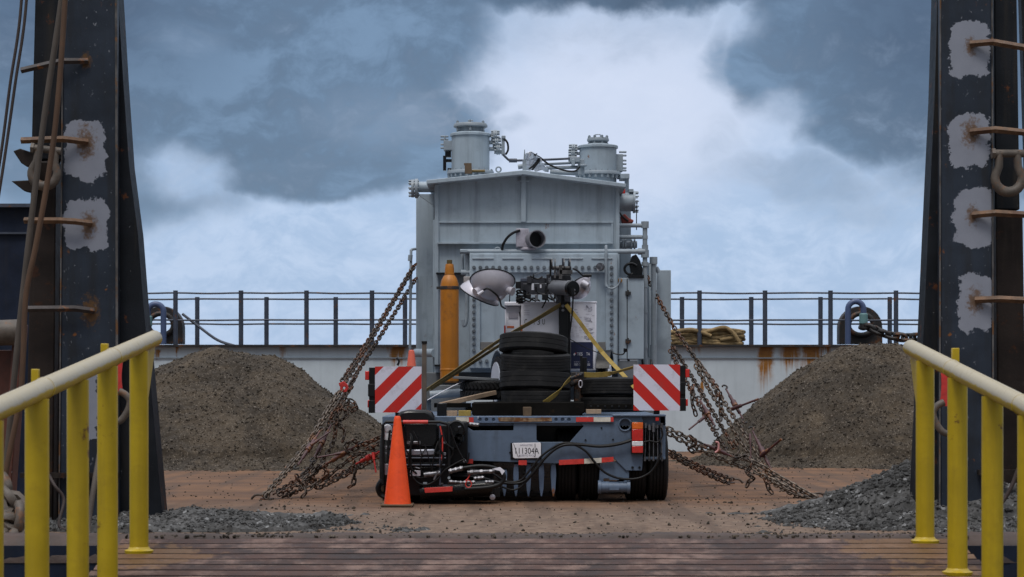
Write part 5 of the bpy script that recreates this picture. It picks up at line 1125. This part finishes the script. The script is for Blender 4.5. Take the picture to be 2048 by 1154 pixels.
for i in range(6): b.cyl(W(1182+14*i, 813, 23.85), W(1182+14*i, 813, 23.838), .012, n=8, m=1)
tag(b.build('steel_channel', [M['steel'], M['black']], None, bevel=.003, origin=W(1050, 818, 23.9)), 'dark drilled steel channel lying across the trailer bed behind the pan', 'steel channel')
b = MB(); b.bpx(874, 806, 893, 833, 23.7, .2); tag(b.build('battery_box', M['blackg'], None, bevel=.01, origin=W(885, 833, 23.7)), 'small black box on the trailer bed left of the steel pan', 'box')
st = thing('stake', 'upright weathered steel stake beside the left striped board', 'stake', W(848, 830, 23.7))
b = MB(); b.bpx(844, 684, 853, 832, 23.7, .05); b.build('shaft', mat('weathered_stake', (.12, .095, .075), .7, var=.35, streak=.5), st, bevel=.004)
b = MB(); b.bpx(843, 682, 854, 687, 23.69, .07); b.build('cap', M['black'], st, bevel=.003)

# ------------------------------------------------------------------ webbing straps
def strap(label, segs, key, group='yellow webbing straps', w=.05):
    t = thing('webbing_strap', label, 'strap', W(*segs[0][0][0]), group)
    for pts, wd in segs:
        b = MB(); b.ribbon(smoothpath(wp(*pts), 5), wd, w, .005); b.build('webbing', M[key], t)
    return t
def S(*pts, wd=(.5, -.2, 1)): return [list(pts), wd]
strap('soiled yellow strap running from the light tower mast down to the left', [([(1122, 609, LT-.18), (1070, 640, 25.2), (1000, 680, 24.9), (930, 728, 24.5), (850, 782, 24.0)], (.55, -.3, 1)), ([(1000, 690, 24.85), (930, 735, 24.5), (862, 778, 24.1)], (.6, -.3, 1))], 'strapd', w=.06)
strap('yellow strap running from the light tower mast down to the right board', [([(1132, 609, LT-.18), (1160, 645, 25.2), (1185, 680, 25.0), (1205, 705, 24.85)], [(1, -.2, .1)]*6+[(1, -.8, .1)]*10), ([(1204, 704, 24.84), (1222, 724, 24.7), (1245, 748, 24.5), (1270, 776, 24.2)], (1, -.3, .1))], 'strap', w=.046)
rt = strap('bright yellow ratchet strap with buckle in front of the spare tyres', [([(1088, 806, K-.05), (1112, 788, K-.05), (1130, 768, K-.05), (1146, 752, K-.05)], (.8, -.2, 1)), ([(1160, 749, K-.04), (1190, 750, K-.04), (1215, 748, K-.04), (1240, 742, K), (1268, 734, K+.1)], [(0, -.3, 1)]*12+[(0, -1, .5)]*9)], 'strap', w=.055)
b = MB(); b.bpx(1142, 744, 1168, 758, K-.08, .05); b.cyl(W(1140, 757, K-.1), W(1166, 747, K-.1), .018, n=10); b.build('ratchet', M['blkrust'], rt, bevel=.006)
b = MB(); b.cyl(W(1153, 748, K-.12), W(1153, 748, K-.09), .012, n=8); b.cyl(W(1161, 748, K-.12), W(1161, 748, K-.09), .012, n=8); b.build('ratchet_pin', M['chrome'], rt)
def cord(label, pts, r, m, name='cord', group='thin lashing cords on the load'):
    b = MB(); b.tube(smoothpath(wp(*pts), 5), r, 6); tag(b.build(name, M[m], None, origin=W(*pts[0])), label, 'cord', group)
cord('thin white cord running from the left of the trailer bed up to the cover', [(855, 800, 24.2), (900, 775, 24.8), (940, 757, 25.2)], .005, 'white')
cord('thin black cord running across the navy sign to the right', [(1136, 676, LT-.2), (1175, 697, LT-.1), (1215, 712, LT-.1)], .005, 'hose')

# ------------------------------------------------------------------ lashing chains and binders
def ln(a, c, n=5, sag=0, dx=0):                           # n points between two picture points, with a little sag
    out = []
    for i in range(n):
        t = i/(n-1); out.append((a[0]+(c[0]-a[0])*t+dx, a[1]+(c[1]-a[1])*t+sag*4*t*(1-t), a[2]+(c[2]-a[2])*t))
    return out
PK = dict(pitch=.066, wire=.0094, wid=.045)
chain('long double chain from the left corner of the transformer down to the red hook', [ln((831, 528, 28.2), (688, 768, 25.6), 6, 2), ln((827, 532, 28.3), (680, 768, 25.7), 6, 4)], 'chain', **PK)
chain('single chain from the left side of the transformer down to the left binders', [ln((832, 556, 28.6), (716, 742, 26.6), 5, 2)+ln((712, 748, 26.5), (655, 850, 25.6), 4)], 'chain', **PK)
chain('worn double chain from the red hook down to the left deck anchor', [ln((684, 780, 25.5), (640, 852, 24.9), 4)+ln((628, 870, 24.8), (522, 998, 23.85), 6, 2), ln((678, 782, 25.5), (610, 900, 24.6), 5, -3)+[(560, 960, 24.1), (528, 999, 23.85)]], 'chainl', **PK)
chain('tangled double chain from the left binder to the left deck anchor', [ln((712, 752, 26.4), (660, 838, 25.4), 4, 0)+[(650, 870, 25.2), (630, 920, 24.9), (600, 955, 24.5), (545, 990, 24)], [(690, 800, 25.8), (672, 840, 25.5), (668, 880, 25.3), (640, 930, 25), (605, 975, 24.4), (560, 996, 24.0)]], 'chain', **PK)
chain('double chain from the trailer side down to the left deck anchor', [[(765, 872, 24.3), (730, 888, 24.4), (690, 906, 24.4), (650, 930, 24.4), (600, 965, 24.2), (550, 993, 23.95)], [(765, 885, 24.2), (725, 903, 24.3), (690, 925, 24.3), (655, 952, 24.3), (610, 982, 24.1)]], 'chain', **PK)
chain('rear double chain from the trailer side to a low anchor left of the power pack', [ln((762, 902, 25.6), (650, 962, 26.3), 5, 3), ln((762, 910, 25.6), (632, 978, 26.0), 5, 3)], 'chain', **PK)
chain('short chain dangling with a hook below the left lashings', [[(708, 922, 24.6), (709, 945, 24.6), (707, 968, 24.6), (700, 975, 24.6), (694, 972, 24.6)], [(722, 915, 24.7), (723, 938, 24.7)]], 'chain', **PK)
chain('knotted bunch of slack chain on the upper left binder', [[(705, 775, 25.9), (690, 790, 25.8), (700, 805, 25.7), (682, 812, 25.7), (695, 830, 25.6), (676, 845, 25.5), (690, 862, 25.4), (684, 885, 25.4)], [(700, 800, 25.6), (715, 812, 25.6), (702, 822, 25.6), (694, 808, 25.6)]], 'chain', **PK)
chain('knotted bunch of slack chain over the middle of the left lashings', [[(600, 962, 24.3), (625, 945, 24.4), (640, 930, 24.3), (655, 945, 24.3), (640, 962, 24.3), (620, 955, 24.3), (632, 975, 24.3), (650, 972, 24.3)]], 'chain', **PK)
chain('slack chain wound round the trailer chain beside the power pack', [[(720, 890, 24.2), (705, 880, 24.1), (690, 895, 24.1), (705, 910, 24.1), (725, 905, 24.1), (738, 912, 24.1)]], 'chain', **PK)
chain('short chain end hanging near the left deck anchor', [[(592, 950, 24.2), (602, 965, 24.2), (612, 985, 24.1), (598, 998, 24.1)]], 'chain', **PK)
chain('chain from the right control cabinet down to the right deck anchor', [ln((1293, 552, 28.2), (1340, 640, 27.5), 4, 2)+ln((1350, 658, 27.4), (1440, 782, 26.1), 5, 3)], 'chain', **PK)
chain('double chain along the long right binder to the right deck anchor', [ln((1395, 722, 26.7), (1540, 950, 24.7), 7, -2)+[(1590, 978, 24.4), (1640, 996, 24.1)], ln((1390, 730, 26.7), (1525, 950, 24.8), 7, 4)+[(1580, 985, 24.3), (1625, 999, 24.0)]], 'chainl', **PK)
chain('double chain behind the right striped board down to the right lashings', [ln((1345, 692, 27.6), (1470, 900, 25.2), 7, -3), ln((1340, 700, 27.6), (1455, 905, 25.3), 7, 6)], 'chain', **PK)
chain('double chain from the right side of the trailer down to the right deck anchor', [[(1325, 852, 24.0), (1360, 868, 24.1), (1400, 888, 24.2), (1450, 905, 24.3), (1510, 925, 24.3), (1570, 960, 24.2), (1636, 997, 24.0)], [(1325, 860, 24.0), (1370, 885, 24.1), (1420, 908, 24.2), (1480, 932, 24.3), (1540, 958, 24.2), (1600, 988, 24.0)]], 'chainl', **PK)
chain('rear double chain running low behind the right wheels to its own anchor', [ln((1338, 900, 26.3), (1468, 960, 27.4), 5, 4), ln((1338, 908, 26.3), (1460, 968, 27.2), 5, 3)], 'chain', **PK)
chain('short chain hanging straight down from the upper right binder', [[(1441, 785, 26.0), (1442, 805, 26.0), (1442, 842, 26.0)], [(1430, 782, 26), (1437, 795, 26), (1440, 790, 26)]], 'chain', **PK)
chain('short slack chain hanging beside the hinge of the right striped board', [[(1386, 770, 26.3), (1384, 805, 26.2), (1391, 825, 26.2), (1392, 842, 26.2)]], 'chain', **PK)
chain('knotted bunch of slack chain over the middle of the right lashings', [[(1470, 880, 24.3), (1478, 900, 24.3), (1470, 920, 24.2), (1490, 912, 24.2), (1505, 928, 24.1), (1492, 945, 24.1), (1508, 955, 24.1), (1492, 968, 24.1), (1500, 978, 24.1)]], 'chain', **PK)
chain('slack chain wound round the right trailer chain close to the trailer', [[(1380, 872, 24), (1392, 885, 24), (1378, 898, 24), (1395, 905, 24), (1402, 890, 24), (1415, 900, 24)]], 'chain', **PK)
chain('short chain end hanging near the right deck anchor', [[(1530, 955, 24.0), (1536, 970, 24.0), (1540, 985, 24), (1552, 984, 24)]], 'chain', **PK)
def binder(label, a, c, hs, r=.020, key='binder'):
    t = thing('load_binder', label, 'load binder', (W(*a)+W(*c))/2, 'ratchet load binders')
    A_, C_ = W(*a), W(*c); b = MB(); b.tube([A_, A_.lerp(C_, .2), A_.lerp(C_, .22), A_.lerp(C_, .8), A_.lerp(C_, .82), C_], [r*.55, r*.55, r, r, r*.55, r*.55], 12); b.cyl(A_.lerp(C_, .42), A_.lerp(C_, .58), r*1.7, n=12); b.build('barrel', M[key], t)
    for (p, q, rr) in hs:
        b = MB(); P_, Q_ = W(*p), W(*q); b.tube([P_, P_.lerp(Q_, .35), P_.lerp(Q_, .38), Q_], [rr*1.5, rr*1.4, rr*.8, rr*.8], 10); b.build('handle', M[key], t)
    for e, s in ((A_, A_-C_), (C_, C_-A_)):
        s = s.normalized(); b = MB(); u, w = b.frame(s); b.tube([e+s*.01+(u*math.cos(q)*.03+s*(.03+math.sin(q)*.03)) for q in [-1.4+4.4*i/9 for i in range(10)]], .010, 8); b.build('hook', M['blkrust'], t)
binder('dark red binder with long handle sticking up right beside the right gravel pile', (1452, 778, 25.9), (1486, 838, 25.5), [((1464, 818, 25.6), (1517, 798, 25.4), .016)])
binder('dark red binder at the foot of the long right chain', (1505, 862, 25.3), (1545, 945, 24.8), [((1522, 912, 25.0), (1563, 878, 24.7), .017), ((1500, 868, 25.2), (1502, 922, 25.0), .010)])
binder('dark binder behind the right striped board with its handle pointing down left', (1400, 800, 25.9), (1430, 852, 25.5), [((1408, 835, 25.6), (1378, 859, 25.4), .013)])
binder('dark binder bar lying along the right trailer chain with a pink clip', (1408, 888, 24.1), (1462, 912, 24.15), [((1432, 896, 24.05), (1434, 884, 24.0), .010)])
binder('dark binder low in the left lashings above the left deck anchor', (640, 862, 24.8), (596, 930, 24.3), [((622, 890, 24.5), (662, 862, 24.6), .012)])
binder('dark binder in the left lashings with its handle lying level to the left', (715, 890, 24.1), (652, 928, 24.2), [((690, 905, 24.1), (634, 915, 24.0), .012)])
binder('reddish binder close to the left end of the power pack', (762, 902, 24.3), (712, 928, 24.4), [((746, 905, 24.2), (752, 945, 24.15), .012)], .02, 'hookr')
binder('dark binder on the upper left chain beside the left gravel pile', (662, 850, 25.3), (628, 915, 24.9), [((645, 880, 25.1), (640, 905, 25.0), .012)])
b = MB(); b.prism([(680, 768), (686, 762), (694, 768), (697, 776), (693, 784), (684, 785), (680, 778)], 25.5, .06, [circ(688, 776, 3, 8)]); b.prism([(677, 766), (684, 764), (684, 772), (679, 773)], 25.52, .03); tag(b.build('grab_hook', M['hookr'], None, bevel=.008, origin=W(688, 776, 25.5)), 'bright red grab hook on the left lashing chain', 'hook')
b = MB(); b.tube(smoothpath(wp((1431, 884, 23.95), (1437, 886, 23.95), (1436, 900, 23.95), (1430, 905, 23.95)), 4), .010, 8); tag(b.build('clip', mat('pink_clip_paint', (.6, .28, .27), .5), None, origin=W(1434, 895, 23.95)), 'pale pink clip hanging on the right binder bar', 'clip')
def anchor(label, px, py, s):
    d = EYE*F/(py-HZ); t = W(px, py, d); b = MB()
    b.tube(smoothpath([t+Vector((s*x, y, z)) for x, y, z in ((-.12, 0, .01), (-.06, 0, .045), (.02, 0, .05), (.06, 0, .02), (.07, 0, -.005))], 5), .012, 8); b.box(t+Vector((-.1*s, 0, .008)), (.14, .12, .016))
    tag(b.build('deck_hook', M['chain'], None, origin=t), label, 'deck hook', 'deck anchor hooks')
anchor('deck hook holding the left lashing chains', 516, 999, -1); anchor('deck hook holding the right lashing chains', 1638, 996, 1); anchor('small deck hook of the low chain behind the right wheels', 1474, 967, 1)
